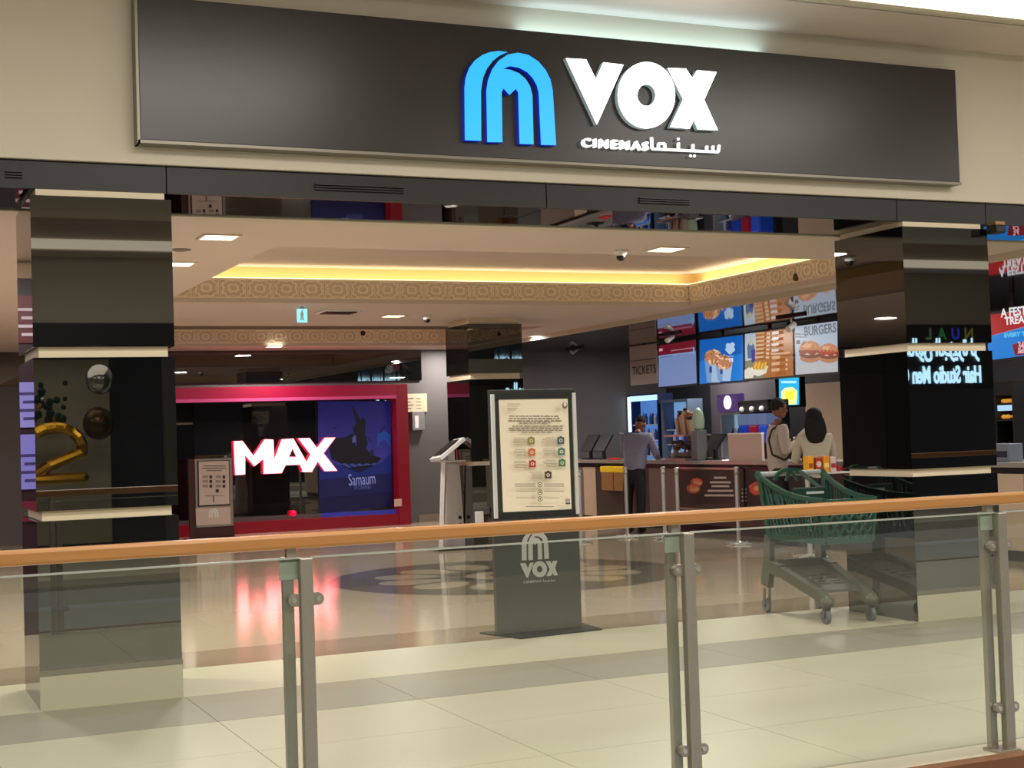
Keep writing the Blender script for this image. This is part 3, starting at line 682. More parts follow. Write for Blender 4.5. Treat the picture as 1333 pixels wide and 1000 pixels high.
for i in range(3):
    for j in range(2): pr.rect(272+j*17, 619+i*6, 275.5+j*17, 623+i*6, (60, 50, 50)); pr.rect(263+j*17, 619+i*6, 270+j*17, 622.5+i*6, (160, 146, 138))
pr.rect(280, 637, 284, 641, (50, 40, 40)); pr.rect(276.5, 646, 278, 654, (100, 90, 86)); pr.rect(266, 645, 290, 646, (150, 138, 130))
pr.done('notice_sheet', t)
obj('emblem', emb(LA, PY(277.5, 669, YQ).x, PY(277.5, 668, YQ).z, .24, YQ-.033), WHITE, t); obj('emblem', emb(LB, PY(277.5, 669, YQ).x, PY(277.5, 668, YQ).z, .24, YQ-.033), WHITE, t)

# ================================================================== INFO KIOSK
KX, KY = 7.30, 18.75
t = thing('touch_kiosk', 'slim white standing kiosk with a tilted screen left of the lobby pillar', 'kiosk', (KX, KY, 0))
WK = mat('pale_grey_metal', (186, 180, 176), .35, .2)
a0 = PY(577, 625, KY); wl, wr = PY(580, 700, KY).x, PY(604, 700, KY).x
obj('body', prism(NB(), [Vector((wl+.0, KY, .03)), Vector((wr+.02, KY, .03)), Vector((wr-.04, KY, 1.2)), Vector((wl+.07, KY, 1.2))], (0, .06, 0)), WK, t)
pole = NB(); flatbar(pole, (wl-.12, KY-.12, .03), (wl-.04, KY-.1, 1.22), .05, .03, up=(0, 1, 0)); obj('front_strut', pole, WHITE, t)
obj('base_plate', box(NB(), (wl-.2, KY-.25, 0), (wr+.05, KY+.2, .03), .005), DARKM, t)
obj('shelf', box(NB(), (wl-.08, KY-.12, 1.2), (wr+.02, KY+.1, 1.22)), WK, t)
hd = NB(); p1 = Vector((wl-.15, KY-.1, 1.24)); p2 = Vector((wr-.02, KY+.0, 1.50)); flatbar(hd, p1, p2, .28, .05, up=(-.6, 0, 1)); obj('screen_head', hd, WHITE, t)
hd = NB(); flatbar(hd, p1.lerp(p2, .12)+Vector((-.028, 0, .03)), p1.lerp(p2, .88)+Vector((-.028, 0, .03)), .2, .008, up=(-.6, 0, 1)); obj('screen', hd, BLKP, t)
obj('neck', box(NB(), (wl+.06, KY-.03, 1.22), (wl+.16, KY+.03, 1.36)), WHITE, t)
for z in (.33, .43): n = NB(); bar(n, (wl+.22, KY-.008, z), (wl+.22, KY, z), .025, 12); obj('speaker_hole', n, DARKM, t)
n = NB(); box(n, (PY(597, 670, 18.3).x, 18.36, .34), (PY(607, 670, 18.3).x, 18.415, .52), .01); o = obj('socket_box', n, WHITE); tag(o, 'small white box low on the lobby pillar beside the kiosk', 'box')
o.location.x = .28

# ================================================================== SNACK COUNTER
XC = 11.4
cn = thing('snack_counter', 'long snack and ticket counter with stone worktop and poster panels', 'counter', (XC, 17, 0))
CB = mat('taupe_laminate', (118, 104, 94), .35, var=.05, scale=2); CBD = mat('dark_brown_laminate', (70, 58, 52), .3, var=.05); CBL = mat('beige_laminate', (196, 176, 152), .4, var=.03)
obj('worktop', box(NB(), (XC-.06, 9.9, 1.02), (XC+.72, 24.0, 1.075), .006), mat('grey_stone_worktop', (150, 144, 138), .2, ior=1.6, var=.1, scale=12), cn)
obj('shadow_rail', box(NB(), (XC+.02, 9.9, .95), (XC+.68, 24.0, 1.02)), BLKP, cn)
obj('kickboard', box(NB(), (XC+.06, 9.9, 0), (XC+.64, 24.0, .12)), BLKP, cn)
def Yc(x, y=640): return PX(x, y, XC).y
sp = [(9.9, Yc(1333), CBL), (Yc(1333), Yc(1298), CBL), (Yc(1298), Yc(1100), CB), (Yc(1100), Yc(960), CBD), (Yc(960), Yc(884), CBD), (Yc(884), Yc(866), CB), (Yc(866), Yc(845), CB), (Yc(845), Yc(812), CBD), (Yc(812), Yc(776), CBD), (Yc(776), Yc(760), CBL), (Yc(760), 24.0, CB)]
for a, b, m in sp:
    a, b = sorted((a, b)); obj('front_panel', box(NB(), (XC, a+.004, .12), (XC+.66, b-.004, .95)), m, cn)
def cfn(x, y, L): p = PX(x, y, XC-.004); return (XC-.004-.001*L, p.y, p.z)
for (x0, y0, x1, y1) in ((882, 608, 962, 662), (968, 608, 1078, 662)):
    a, b = PX(x0, y0, XC), PX(x1, y1, XC)
    f = NB(); Y0, Y1 = sorted((a.y, b.y)); z1, z0 = a.z, .33
    for s_ in (((Y0, z0), (Y1, z0+.03)), ((Y0, z1-.03), (Y1, z1)), ((Y0, z0), (Y0+.03, z1)), ((Y1-.03, z0), (Y1, z1))): box(f, (XC-.025, s_[0][0], s_[0][1]), (XC-.001, s_[1][0], s_[1][1]))
    obj('poster_frame', f, STEEL if x0 < 900 else DARKM, cn)
pr = Print(cfn)
pr.quad((888, 613), (957, 612), (957, 655), (888, 657), (52, 36, 34))
for cx_, cy_, r in ((907, 628, 8), (903, 636, 9)):
    pr.ell(cx_, cy_, r, r*.75, (196, 92, 58), 16); pr.ell(cx_+1, cy_+1, r*.7, r*.35, (226, 170, 120), 12); pr.ell(cx_, cy_-r*.3, r*.6, r*.25, (230, 120, 90), 12)
for (a, b, y) in ((930, 946, 622), (925, 952, 628), (927, 950, 633), (922, 955, 639), (918, 956, 645)):
    pr.rect(a, y-1.3, b, y+1.3, (190, 178, 168))
pr.done('snack_poster', cn); pr = Print(cfn); pr.rect(964, 613, 1070, 657, (34, 28, 30)); pr.poly([(975, 632), (984, 627), (992, 631), (991, 643), (983, 645), (976, 640)], (190, 78, 50)); pr.ell(985, 636, 4, 3, (230, 150, 110), 10)
for k in range(4): pr.rect(966, 636+k*5, 972, 638+k*5, (160, 150, 144))
pr.done('snack_poster', cn)
# yellow bag/cloth and brown paper bags at the counter front
a, b = PX(778, 612, XC-.2), PX(812, 640, XC-.2)
t = thing('paper_bag_rack', 'two brown paper bags with a yellow top on the counter front', 'bag', (XC-.15, (a.y+b.y)/2, b.z))
for i in range(2):
    y0 = a.y+(b.y-a.y)*i/2; y1 = a.y+(b.y-a.y)*(i+1)/2-(.02 if b.y > a.y else -.02)
    obj('paper_bag', box(NB(), (XC-.14, y0, b.z), (XC-.012, y1, a.z), .01), mat('brown_kraft', (150, 108, 56), .7), t)
y_ = NB(); box(y_, (XC-.15, a.y+.02, a.z-.04), (XC-.012, b.y, a.z+.06), .02); obj('yellow_top', y_, mat('bright_yellow_plastic', (250, 215, 20), .5, emit=None), t)

# ---- objects on the counter
def on_counter(x, Y=None, X=XC+.3): return PX(x, 600, X).y
ZT = 1.0755
# laptop / tills at ticket end
def till(x, label, tilt=.5, s=1):
    y = PX(x, 590, XC+.3).y
    t = thing('till_monitor', label, 'till', (XC+.3, y, ZT))
    obj('foot', box(NB(), (XC+.18, y-.12, ZT), (XC+.42, y+.12, ZT+.02), .004), BLKP, t)
    obj('arm', box(NB(), (XC+.30, y-.03, ZT+.02), (XC+.34, y+.03, ZT+.2)), BLKP, t)
    n = NB(); flatbar(n, (XC+.22, y, ZT+.14), (XC+.40, y, ZT+.42*s), .42*s, .03, up=(-1, 0, .6)); obj('display', n, DARKM, t)
till(768, 'black tilted till display at the ticket end of the counter'); till(785, 'second black till display beside the man in a grey shirt'); till(930, 'black till display in front of the purple topped fridge', s=.9)
n = NB(); y = PX(797, 597, XC+.1).y; box(n, (XC+.05, y-.12, ZT), (XC+.2, y+.12, ZT+.03), .01); tag(obj('red_mat', n, mat('red_plastic', (220, 40, 40), .4)), 'small red dish on the counter by the man in grey', 'dish')
# popcorn display with toppings
def Q(x, y, X): return PX(x, y, X)
t = thing('popcorn_display', 'glass popcorn and nacho display case full of snacks on the counter', 'display case', (XC+.25, Q(895, 600, XC+.25).y, ZT))
ya, yb = sorted((Q(878, 590, XC+.2).y, Q(905, 590, XC+.2).y))
obj('case_frame', box(box(NB(), (XC+.02, ya, ZT), (XC+.5, yb, ZT+.03)), (XC+.02, ya, ZT+.36), (XC+.5, yb, ZT+.39)), STEEL, t)
obj('case_back', box(NB(), (XC+.44, ya, ZT+.03), (XC+.5, yb, ZT+.36)), mat('dark_brown_case', (58, 50, 46), .4), t)
rr = random.Random(3)
for k in range(22):
    y = rr.uniform(ya+.06, yb-.06); z = ZT+.07+.2*(k % 2)*rr.uniform(.5, 1); x = XC+rr.uniform(.08, .36)
    n = NB(); ball(n, (x, y, z), (rr.uniform(.04, .07), rr.uniform(.05, .09), rr.uniform(.03, .05)), 8, 6)
    obj('snack_pack', n, mat('snack_%d' % (k % 4), [(120, 100, 84), (70, 60, 56), (150, 130, 108), (96, 76, 64)][k % 4], .5), t)
for k in range(6):
    y = ya+.12+k*(yb-ya-.2)/6; h = [.22, .3, .34, .26, .3, .24][k]
    n = NB(); lathe(n, [(.05, ZT+.392), (.075, ZT+.392+h)], (XC+.22, y, 0), 12); c_ = obj('snack_cup', n, mat('cup_%d' % (k % 3), [(196, 170, 140), (150, 86, 74), (210, 196, 172)][k % 3], .5), t)
    n = NB(); 
    for j in range(7): ball(n, (XC+.22+rr.uniform(-.04, .04), y+rr.uniform(-.04, .04), ZT+.392+h+rr.uniform(0, .05)), .03, 6, 5)
    k_ = obj('topping', n, mat('topping_%d' % (k % 2), [(60, 40, 40), (150, 110, 80)][k % 2], .7), c_); k_.matrix_parent_inverse = Matrix()
# cone bag dispenser
y = Q(912, 590, XC+.15).y
t = thing('cup_dispenser', 'grey pedestal holding a pointed pale green sleeve of cups', 'dispenser', (XC+.12, y, ZT))
obj('pedestal', box(NB(), (XC+.04, y-.09, ZT), (XC+.22, y+.09, ZT+.45), .01), mat('mid_grey_metal', (120, 122, 128), .4, .3), t)
obj('cup_sleeve', lathe(NB(), [(.05, ZT+.451), (.085, ZT+.48), (.095, ZT+.60), (.07, ZT+.72), (.015, ZT+.79)], (XC+.13, y, 0), 16), mat('pale_green_film', (176, 200, 180), .4), t, smooth=True)
# white board
a, b = Q(949, 566, XC+.02), Q(994, 603, XC+.02)
t = thing('menu_board', 'plain pale pink board leaning on the counter beside the man in the grey hoodie', 'board', (XC, (a.y+b.y)/2, ZT))
obj('board', box(NB(), (XC-.0, b.y, ZT), (XC+.04, a.y, a.z)), mat('pale_pink_board', (196, 172, 160), .5, var=.02), t)
obj('board_rim', box(NB(), (XC-.004, b.y, a.z), (XC+.044, a.y, a.z+.02)), WHITE, t)
n = NB(); lathe(n, [(.05, ZT), (.06, ZT+.012)], (XC+.0, Q(945, 600, XC).y, 0), 14); tag(obj('lit_puck', n, screen((235, 235, 225), 1.4)), 'small bright round light on the counter edge left of the pink board', 'light')
# fridges, slush machine behind the counter
XB = 13.7
def Yb(x, y=560): return PX(x, y, XB).y
def zq(y, x=880): return PX(x, y, XB).z
def fridge(x0, x1, ytop, label, body, litc, rows, hc=None, lamp=False):
    y1, y0 = Yb(x0), Yb(x1); zt = zq(ytop, (x0+x1)/2)
    t = thing('drinks_fridge', label, 'fridge', (XB+.3, (y0+y1)/2, 0))
    n = NB(); box(n, (XB, y0, 0), (XB+.32, y0+.05, zt)); box(n, (XB, y1-.05, 0), (XB+.32, y1, zt)); box(n, (XB+.28, y0+.05, 0), (XB+.32, y1-.05, zt)); box(n, (XB, y0+.05, 0), (XB+.28, y1-.05, .2)); box(n, (XB, y0+.05, zt-.05), (XB+.28, y1-.05, zt))
    obj('cabinet', n, body, t)
    obj('lit_back', box(NB(), (XB+.26, y0+.05, .2), (XB+.279, y1-.05, zt-.05)), litc, t)
    for r in range(rows):
        z = .45+r*(zt-.75)/rows
        obj('shelf', box(NB(), (XB+.08, y0+.05, z), (XB+.26, y1-.05, z+.015)), WHITE, t)
        m = int((y1-y0-.12)/.09)
        for k in range(m):
            if (k*7+r*3) % 5 == 4: continue
            n = NB(); y = y0+.1+k*.09; lathe(n, [(.032, z+.016), (.034, z+.15), (.014, z+.2), (.014, z+.23)], (XB+.14, y, 0), 8)
            obj('bottle', n, mat('bottle_%d' % ((k+r) % 3), [(60, 100, 190), (220, 228, 235), (40, 60, 120)][(k+r) % 3], .3), t)
    if lamp:
        obj('light_tube', box(NB(), (XB-.01, y1-.10, zt-.72), (XB+.02, y1-.02, zt-.04)), screen((190, 225, 255), 2.2), t)
        obj('light_tube', box(NB(), (XB-.01, y0+.03, zt-.13), (XB+.02, y1-.11, zt-.03)), screen((170, 210, 255), 1.6), t)
    return t, y0, y1, zt
fridge(818, 858, 513, 'tall open drinks fridge with glowing white corner light behind the man in grey', mat('navy_enamel', (20, 30, 70), .4), screen((80, 130, 205), .8), 5, lamp=True)
fridge(861, 896, 520, 'second drinks fridge with pale blue glowing shelves', mat('steel_blue_enamel', (90, 105, 130), .4), screen((110, 155, 205), .9), 5)
t, y0, y1, zt = fridge(938, 964, 536, 'narrow fridge with a purple lit header and bottles', mat('pale_grey_enamel', (150, 150, 160), .4), screen((130, 165, 185), .85), 5)
obj('header', box(NB(), (XB-.05, y0, zt+.001), (XB+.1, y1, zt+.3)), screen((86, 60, 120), .7), t)
n = NB(); bar(n, (XB-.055, (y0+y1)/2-.02, zt+.16), (XB-.0505, (y0+y1)/2-.02, zt+.16), .12, 16); obj('header_emblem', n, screen((235, 220, 255), 2), t)
XS = 13.3
y1, y0 = PX(967, 560, XS).y, PX(1006, 560, XS).y
bc = thing('back_counter', 'low dark counter behind the servers under the menu screens', 'counter', (XS+.3, 15, 0))
obj('carcass', box(NB(), (XS-.05, 10.5, 0), (XS+.35, 19.6, .88)), DARKW, bc); obj('worktop', box(NB(), (XS-.08, 10.5, .88), (XS+.38, 19.6, .92)), STEEL, bc)
t = thing('slush_machine', 'slush drink machine with three clear tanks of blue and red drink', 'drinks machine', (XS+.1, (y0+y1)/2, .92))
obj('body', box(NB(), (XS+.0, y0, .921), (XS+.33, y1, 1.18)), BLKP, t); obj('canopy', box(NB(), (XS-.08, y0, 1.80), (XS+.33, y1, 1.98), .02), BLKP, t)
obj('back_panel', box(NB(), (XS+.2, y0, 1.18), (XS+.33, y1, 1.80)), DARKM, t)
for k, c_ in enumerate(((20, 50, 150), (120, 16, 40), (24, 60, 160))):
    ya_ = y0+(y1-y0)*(2-k)/3+.02; yb_ = y0+(y1-y0)*(3-k)/3-.02
    obj('tank', box(NB(), (XS-.1, ya_, 1.28), (XS+.19, yb_, 1.58), .03), mat('slush_%d' % k, c_, .15, emit=c_, es=.22), t)
    obj('tank_lid', box(NB(), (XS-.11, ya_, 1.581), (XS+.19, yb_, 1.76), .015), screen((110, 130, 175), .5), t)
    n = NB(); ball(n, (XS-.1, (ya_+yb_)/2, 1.84), .045, 10, 8); obj('tap', n, WHITE, t)
# lit frozen drink poster
y1, y0 = PX(1014, 500, XS+.4).y, PX(1040, 500, XS+.4).y; X1 = XS+.4; z1, z0 = PX(1027, 491, X1).z, PX(1027, 528, X1).z
t = thing('lit_poster', 'small glowing cyan poster with a yellow drink above the servers', 'poster', (X1, (y0+y1)/2, z0))
obj('light_box', box(NB(), (X1, y0-.03, z0-.03), (X1+.1, y1+.03, z1+.03)), BLKP, t)
def lfn(x, y, L): p = PX(x, y, X1-.002); return (X1-.002-.001*L, p.y, p.z)
pr = Print(lfn, lit=1.25); pr.quad((1014, 493), (1040, 491.5), (1040.5, 527), (1014.5, 528), (36, 170, 225)); pr.poly([(1017, 510), (1022, 505), (1032, 504), (1038, 509), (1037, 526.5), (1018, 527)], (250, 245, 150)); pr.poly([(1022, 510), (1034, 508), (1034, 520), (1023, 522)], (255, 225, 60))
pr.rect(1017, 496, 1037, 499, (170, 225, 240)); pr.done('poster_print', t)
obj('hanging_post', box(NB(), (X1+.03, (y0+y1)/2-.03, z1+.03), (X1+.08, (y0+y1)/2+.03, 3.1)), BLKP, t)
# beige and dark wall panels behind the servers
def wallpan(x0, x1, yt, m, label, zb__=0.0):
    X = 14.55; a, b = PX(x0, 520, X), PX(x1, 520, X); zt = PX((x0+x1)/2, yt, X).z
    y0, y1 = sorted((a.y, b.y)); o = obj('wall_panel', box(NB(), (X, y0, zb__), (X+.045, y1, min(zt, 3.08))), m); tag(o, label, 'wall panel')
wallpan(1048, 1105, 498, mat('warm_beige_panel', (240, 212, 184), .5, var=.03), 'tall beige wall panel behind the woman with long black hair')
wallpan(925, 1010, 470, mat('grey_wall_panel', (92, 88, 96), .5), 'grey wall panel behind the slush machine')
# ---- menu screens
XM = 12.9
def mfn(x, y, L): p = PX(x, y, XM-.003); return (XM-.003-.0015*L, p.y, p.z)
def menu(name, label, tl, bl, br, tr, draw):
    a, b = PX(*bl, XM), PX(*tr, XM); y0, y1 = sorted((a.y, b.y))
    zt = (PX(*tl, XM).z+PX(*tr, XM).z)/2; z0 = (PX(*bl, XM).z+PX(*br, XM).z)/2
    t = thing('menu_screen', label, 'screen', (XM, (y0+y1)/2, z0))
    obj('housing', box(NB(), (XM, y0-.012, z0-.03), (XM+.07, y1+.012, zt+.03)), BLKP, t)
    obj('mount', box(NB(), (XM+.03, (y0+y1)/2-.03, zt+.03), (XM+.06, (y0+y1)/2+.03, 3.1)), BLKP, t)
    pr = Print(mfn, lit=.8); pr.quad(tl, bl, br, tr, (120, 140, 190)); draw(pr); pr.done('display', t)
    return t
def d1(p):
    p.quad((857.6, 450), (857.6, 463), (906, 457), (905.5, 442.5), (110, 14, 34)); p.quad((874, 456), (903, 452), (903, 453.5), (874, 457.5), (170, 110, 130)); p.quad((858.5, 454), (863, 453.5), (863, 457), (858.5, 457.5), (210, 150, 170))
    p.quad((860, 464.5), (876, 462.5), (876, 463.7), (860, 465.7), (70, 80, 120)); p.quad((882, 461.6), (886, 461.1), (886, 462.3), (882, 462.8), (70, 80, 120)); p.quad((858, 464), (905, 458), (905, 459), (858, 465), (150, 165, 210))
menu('m', 'first menu screen from the left, pale blue under a red band', (857.6, 450), (857.6, 504), (907, 499), (905.5, 442.5), d1)
def popbox(p, x, y, w_, h):
    s_ = p.k+4
    p.poly([(x-w_/2, y), (x+w_/2, y), (x+w_*.36, y+h), (x-w_*.36, y+h)], (170, 195, 225)); p.poly([(x-w_/2, y), (x-w_*.1, y), (x-w_*.1, y+h), (x-w_*.36, y+h)], (120, 160, 210))
    p.ell(x, y-1, w_*.5, w_*.42, (190, 126, 84), 16); r = random.Random(int(x))
    for k in range(44): a_ = r.uniform(0, 6.3); q_ = r.uniform(.2, 1)**.5; p.ell(x+math.cos(a_)*.48*w_*q_, y-w_*.06+math.sin(a_)*.42*w_*q_, r.uniform(1, 1.9), r.uniform(1, 1.7), [(232, 186, 140), (206, 140, 92), (244, 208, 168), (150, 76, 46)][k % 4], 7, layer=s_+k % 5)
    p.rect(x-.5, y+h*.35, x+3, y+h*.6, (20, 60, 130))
def d2(p):
    p.quad((911, 443), (911, 500), (967.5, 495), (967, 436), (0, 96, 190)); p.poly([(911, 470), (967, 460), (967.5, 495), (911, 500)], (0, 120, 214))
    popbox(p, 929, 466, 23, 32); popbox(p, 948, 473, 22, 23)
    for dx, dy in ((0, 0), (-4, 3), (4, 3), (0, 6), (-3, -2), (4, -3)): p.ell(961+dx*.8, 452+dy, 3.2, 3.4, (170, 200, 230), 12)
    p.rect(960, 466, 962, 471, (200, 220, 240)); p.rect(963, 466, 965.5, 471, (200, 220, 240)); p.rect(957, 463, 966, 464.3, (120, 170, 215))
    p.rect(913, 452, 915, 461, (110, 170, 220))
menu('m', 'second menu screen from the left, blue with two popcorn boxes', (911, 443), (911, 500), (967.5, 495), (967, 436), d2)
def d3(p):
    p.quad((970, 435), (970.5, 494), (1033, 489), (1032, 427), (168, 98, 34)); p.quad((970, 435), (970.5, 470), (984, 469), (984, 433), (176, 192, 206)); p.quad((970.5, 470), (970.7, 493.5), (996, 492), (984, 468), (120, 122, 100))
    p.poly([(973, 452), (976, 443), (979, 442), (983, 452), (982, 466), (974, 467)], (70, 100, 140)); p.ell(978, 446, 3, 4, (190, 180, 150), 10); p.rect(979, 455, 984, 472, (50, 40, 130))
    p.poly([(976, 480), (989, 473), (1001, 477), (998, 486), (988, 490), (977, 486)], (226, 220, 200)); 
    for k in range(8): p.poly([(980+k*2.3, 479), (983+k*2.2, 470+k % 3), (984.5+k*2.2, 471+k % 3), (984+k*2.0, 482)], (226, 180, 50) if k % 2 else (190, 130, 40))
    p.poly([(971, 482), (977, 478), (984, 486), (982, 492), (971, 493)], (220, 214, 200))
    for k in range(7): p.quad((986, 433+k*5.2), (997, 432+k*5.2), (997, 434.6+k*5.2), (986, 435.6+k*5.2), (196, 160, 120)); p.rect(1000, 433+k*5.2, 1004.5, 435.5+k*5.2, (210, 180, 140))
    for k in range(4): p.quad((1008, 432+k*7.6), (1017, 431+k*7.6), (1017, 434.5+k*7.6), (1008, 435.5+k*7.6), (206, 190, 190))
    for k in range(3): p.quad((1008.5, 464+k*8), (1019, 463+k*8), (1019, 467+k*8), (1008.5, 468+k*8), (214, 170, 120)); p.rect(1027, 467+k*6, 1029, 470+k*6, (230, 190, 150))
    p.quad((1008, 460), (1032, 458), (1032, 460), (1008, 462), (206, 170, 130)); p.quad((1007, 428), (1007.4, 491), (1008, 491), (1007.6, 428), (120, 60, 20))
menu('m', 'third menu screen from the left, orange price list with chips and a hot dog', (970, 435), (970.5, 494), (1033, 489), (1032, 427), d3)
def burger(p, x, y, s):
    p.ell(x, y+9*s, 12*s, 5.5*s, (186, 124, 80), 18); p.ell(x, y+5*s, 12.6*s, 4.5*s, (120, 60, 44), 18); p.ell(x, y+2*s, 13*s, 3.6*s, (206, 190, 160), 18)
    p.poly([(x-13*s, y+2.5*s), (x-8*s, y+6*s), (x-3*s, y+3*s), (x+3*s, y+7*s), (x+8*s, y+3*s), (x+13*s, y+5*s), (x+13*s, y), (x-13*s, y)], (150, 60, 44))
    p.ell(x, y, 12.5*s, 11*s, (196, 128, 84), 20, 180, 360); p.ell(x-3*s, y-5*s, 5*s, 2.6*s, (222, 164, 120), 12)
    for k in range(7): p.ell(x+(-8+k*2.6)*s, y-(4+3*(k % 3))*s, .7*s, .5*s, (235, 205, 170), 6)
def d4(p):
    p.quad((1035, 425), (1036, 488), (1091, 484), (1090, 418), (176, 190, 206)); p.poly([(1035.8, 475), (1091, 470), (1091, 484), (1036, 488)], (190, 190, 194))
    burger(p, 1055, 456, 1.12); burger(p, 1081, 458, 1.0); p.rect(1038, 434, 1045, 436, (120, 120, 130)); p.rect(1038, 437.5, 1046, 439.5, (120, 120, 130)); p.rect(1040, 443, 1045, 448, (70, 70, 90))
    for k in range(4): p.poly([(1071+k*5, 459), (1073+k*5, 455), (1076+k*5, 459), (1073+k*5, 463)], (190, 60, 40))
t = menu('m', 'fourth menu screen headed BURGERS, beside the right black pillar', (1035, 425), (1036, 488), (1091, 484), (1090, 418), d4)
a, b = PX(1047.5, 437.5, XM-.05), PX(1089, 433, XM-.05)
text('lettering', 'BURGERS', (XM-.06, a.y, a.z), .19, screen((105, 112, 120), .9), t, R=RL, off=.004, width=abs(b.y-a.y))
def d5(p):
    p.quad((1286, 410), (1290, 437), (1345, 422), (1345, 404), (176, 18, 26)); p.poly([(1288, 412), (1288, 436), (1345, 421), (1345, 400)], (176, 20, 28))
    p.poly([(1290, 438), (1345, 424), (1345, 462), (1289, 469), (1286, 450)], (0, 130, 222)); p.poly([(1318, 449), (1330, 445), (1345, 442), (1345, 461), (1322, 463)], (130, 20, 36))
t = menu('m', 'wide red and blue promotional screen right of the right black pillar', (1287, 411), (1288, 469), (1345, 462), (1345, 400), d5)
def on_menu(s, x, y, x2, size, col, par, w_=None):
    a, b = PX(x, y, XM-.05), PX(x2, y, XM-.05); text('lettering', s, (XM-.06, a.y, a.z), size, screen(col, 1.0), par, R=RL, off=.004, width=abs(b.y-a.y))
on_menu('A FESTIVAL', 1304, 413, 1361, .145, (225, 225, 225), t); on_menu('TREATS', 1309, 423, 1346, .13, (225, 225, 225), t)
on_menu('EVERY TUE', 1308, 439.5, 1345, .07, (90, 180, 230), t); on_menu('34', 1326, 455, 1334, .13, (220, 170, 180), t); on_menu('AED', 1326, 460, 1335, .055, (220, 170, 180), t)
XT = 12.9
t = thing('tickets_sign', 'grey hanging panel lettered TICKETS left of the menu screens', 'sign', (XT, PX(838, 470, XT).y, 2.3))
a, b = PX(821, 502, XT), PX(855, 447, XT); obj('panel', box(NB(), (XT, b.y+.02, a.z), (XT+.05, a.y, b.z)), mat('warm_grey_board', (172, 162, 156), .5), t)
obj('hanger', box(NB(), (XT+.01, (a.y+b.y)/2-.03, b.z), (XT+.03, (a.y+b.y)/2+.03, 3.1)), BLKP, t)
p = PX(823.5, 488.5, XT); q = PX(857, 486, XT); text('lettering', 'TICKETS', (XT-.006, p.y, p.z), .22, ink((30, 28, 30)), t, R=RL, off=.0, width=abs(q.y-p.y)*.92)
obj('rule', box(NB(), (XT-.004, b.y+.05, PX(838, 469, XT).z), (XT-.001, a.y-.05, PX(838, 468, XT).z)), ink((40, 38, 40)), t)
# food warmer right of the pillar
XH = 12.2
y0, y1 = sorted((PX(1294, 520, XH).y, PX(1319, 520, XH).y)); zt = PX(1305, 497, XH).z
t = thing('food_warmer', 'black hot food cabinet with two lit shelves of fried snacks right of the pillar', 'food cabinet', (XH+.3, (y0+y1)/2, 1.076))
n = NB(); box(n, (XH, y0, 1.076), (XH+.5, y0+.025, zt)); box(n, (XH, y1-.025, 1.076), (XH+.5, y1, zt)); box(n, (XH+.46, y0+.025, 1.076), (XH+.5, y1-.025, zt)); box(n, (XH, y0+.025, zt-.16), (XH+.46, y1-.025, zt)); box(n, (XH, y0+.025, 1.076), (XH+.46, y1-.025, 1.13))
obj('cabinet', n, BLKP, t)
rr = random.Random(5)
for z in (PX(1305, 546, XH).z, PX(1305, 522, XH).z-.03+.0):
    obj('shelf', box(NB(), (XH+.01, y0+.026, z-.02), (XH+.45, y1-.026, z)), DARKM, t); obj('heat_lamp', box(NB(), (XH+.02, y0+.03, z+.10), (XH+.12, y1-.03, z+.17)), screen((160, 200, 235), 1.2), t)
    for k in range(12): n = NB(); ball(n, (XH+rr.uniform(.06, .3), y0+.06+(y1-y0-.12)*k/11, z+.03), (.035, .03, .025), 8, 6); obj('fried_snack', n, mat('golden_fries_glow', (226, 150, 50), .6, emit=(236, 160, 60), es=.55), t)  # heat-lamp glow on the snacks put into their material as emission
obj('counter_link', box(NB(), (XH-.05, y0-.2, .9), (XH+.55, y1+.2, 1.075)), STEEL, t)
for (x, c_, l) in ((1301, (60, 56, 66), 'dark box of snacks below the food warmer'), (1322, (118, 126, 142), 'pale box with a dark print on the counter at the right edge')):
    a = PX(x, 577, XC+.3); n = NB(); box(n, (XC+.1, a.y-.11, ZT), (XC+.3, a.y+.11, a.z), .01)
    t = thing('snack_box', l, 'box', (XC+.3, a.y, ZT)); obj('carton', n, mat('carton_%d' % x, c_, .5), t); obj('label', box(NB(), (XC+.096, a.y-.08, ZT+.05), (XC+.099, a.y+.08, ZT+.12)), ink((220, 220, 220) if x == 1301 else (30, 36, 60)), t)

# ================================================================== QUEUE POSTS, SNACK TABLE
def stanchion(x, y, label, h=1.02, D=None):
    p = PZ(x, y); t = thing('queue_post', label, 'post', (p.x, p.y, 0))
    n = NB(); lathe(n, [(.13, 0), (.13, .012), (.05, .03), (.028, .05), (.028, h-.03), (.036, h-.02), (.036, h), (.01, h+.01)], (p.x, p.y, 0), 16); obj('pole', n, CHR, t, smooth=False)
    n = NB()
    for k in range(4): a = k*math.pi/2+.4; bar(n, (p.x, p.y, .02), (p.x+.2*math.cos(a), p.y+.2*math.sin(a), .015), .014, 8)
    obj('foot', n, CHR, t); n = NB(); lathe(n, [(.031, h-.1), (.034, h-.09), (.034, h-.07), (.031, h-.06)], (p.x, p.y, 0), 14); obj('belt_collar', n, STEEL, t)
for x, y, l in ((757, 706, 'chrome queue post beside the right edge of the notice stand'), (817, 700, 'chrome queue post left of the man in the grey shirt'), (866, 702, 'slim chrome queue post right of the man in grey'),
                (884, 706, 'chrome queue post behind the middle balustrade post'), (962, 709, 'chrome queue post between the counter posters')): stanchion(x, y, l)
q = PZ(1055, 727)
t = thing('snack_table', 'small round chrome pedestal table carrying snack boxes behind the cart', 'table', (q.x, q.y, 0))
n = NB(); lathe(n, [(.03, .03), (.03, .98)], (q.x, q.y, 0), 14); obj('pole', n, CHR, t)
n = NB()
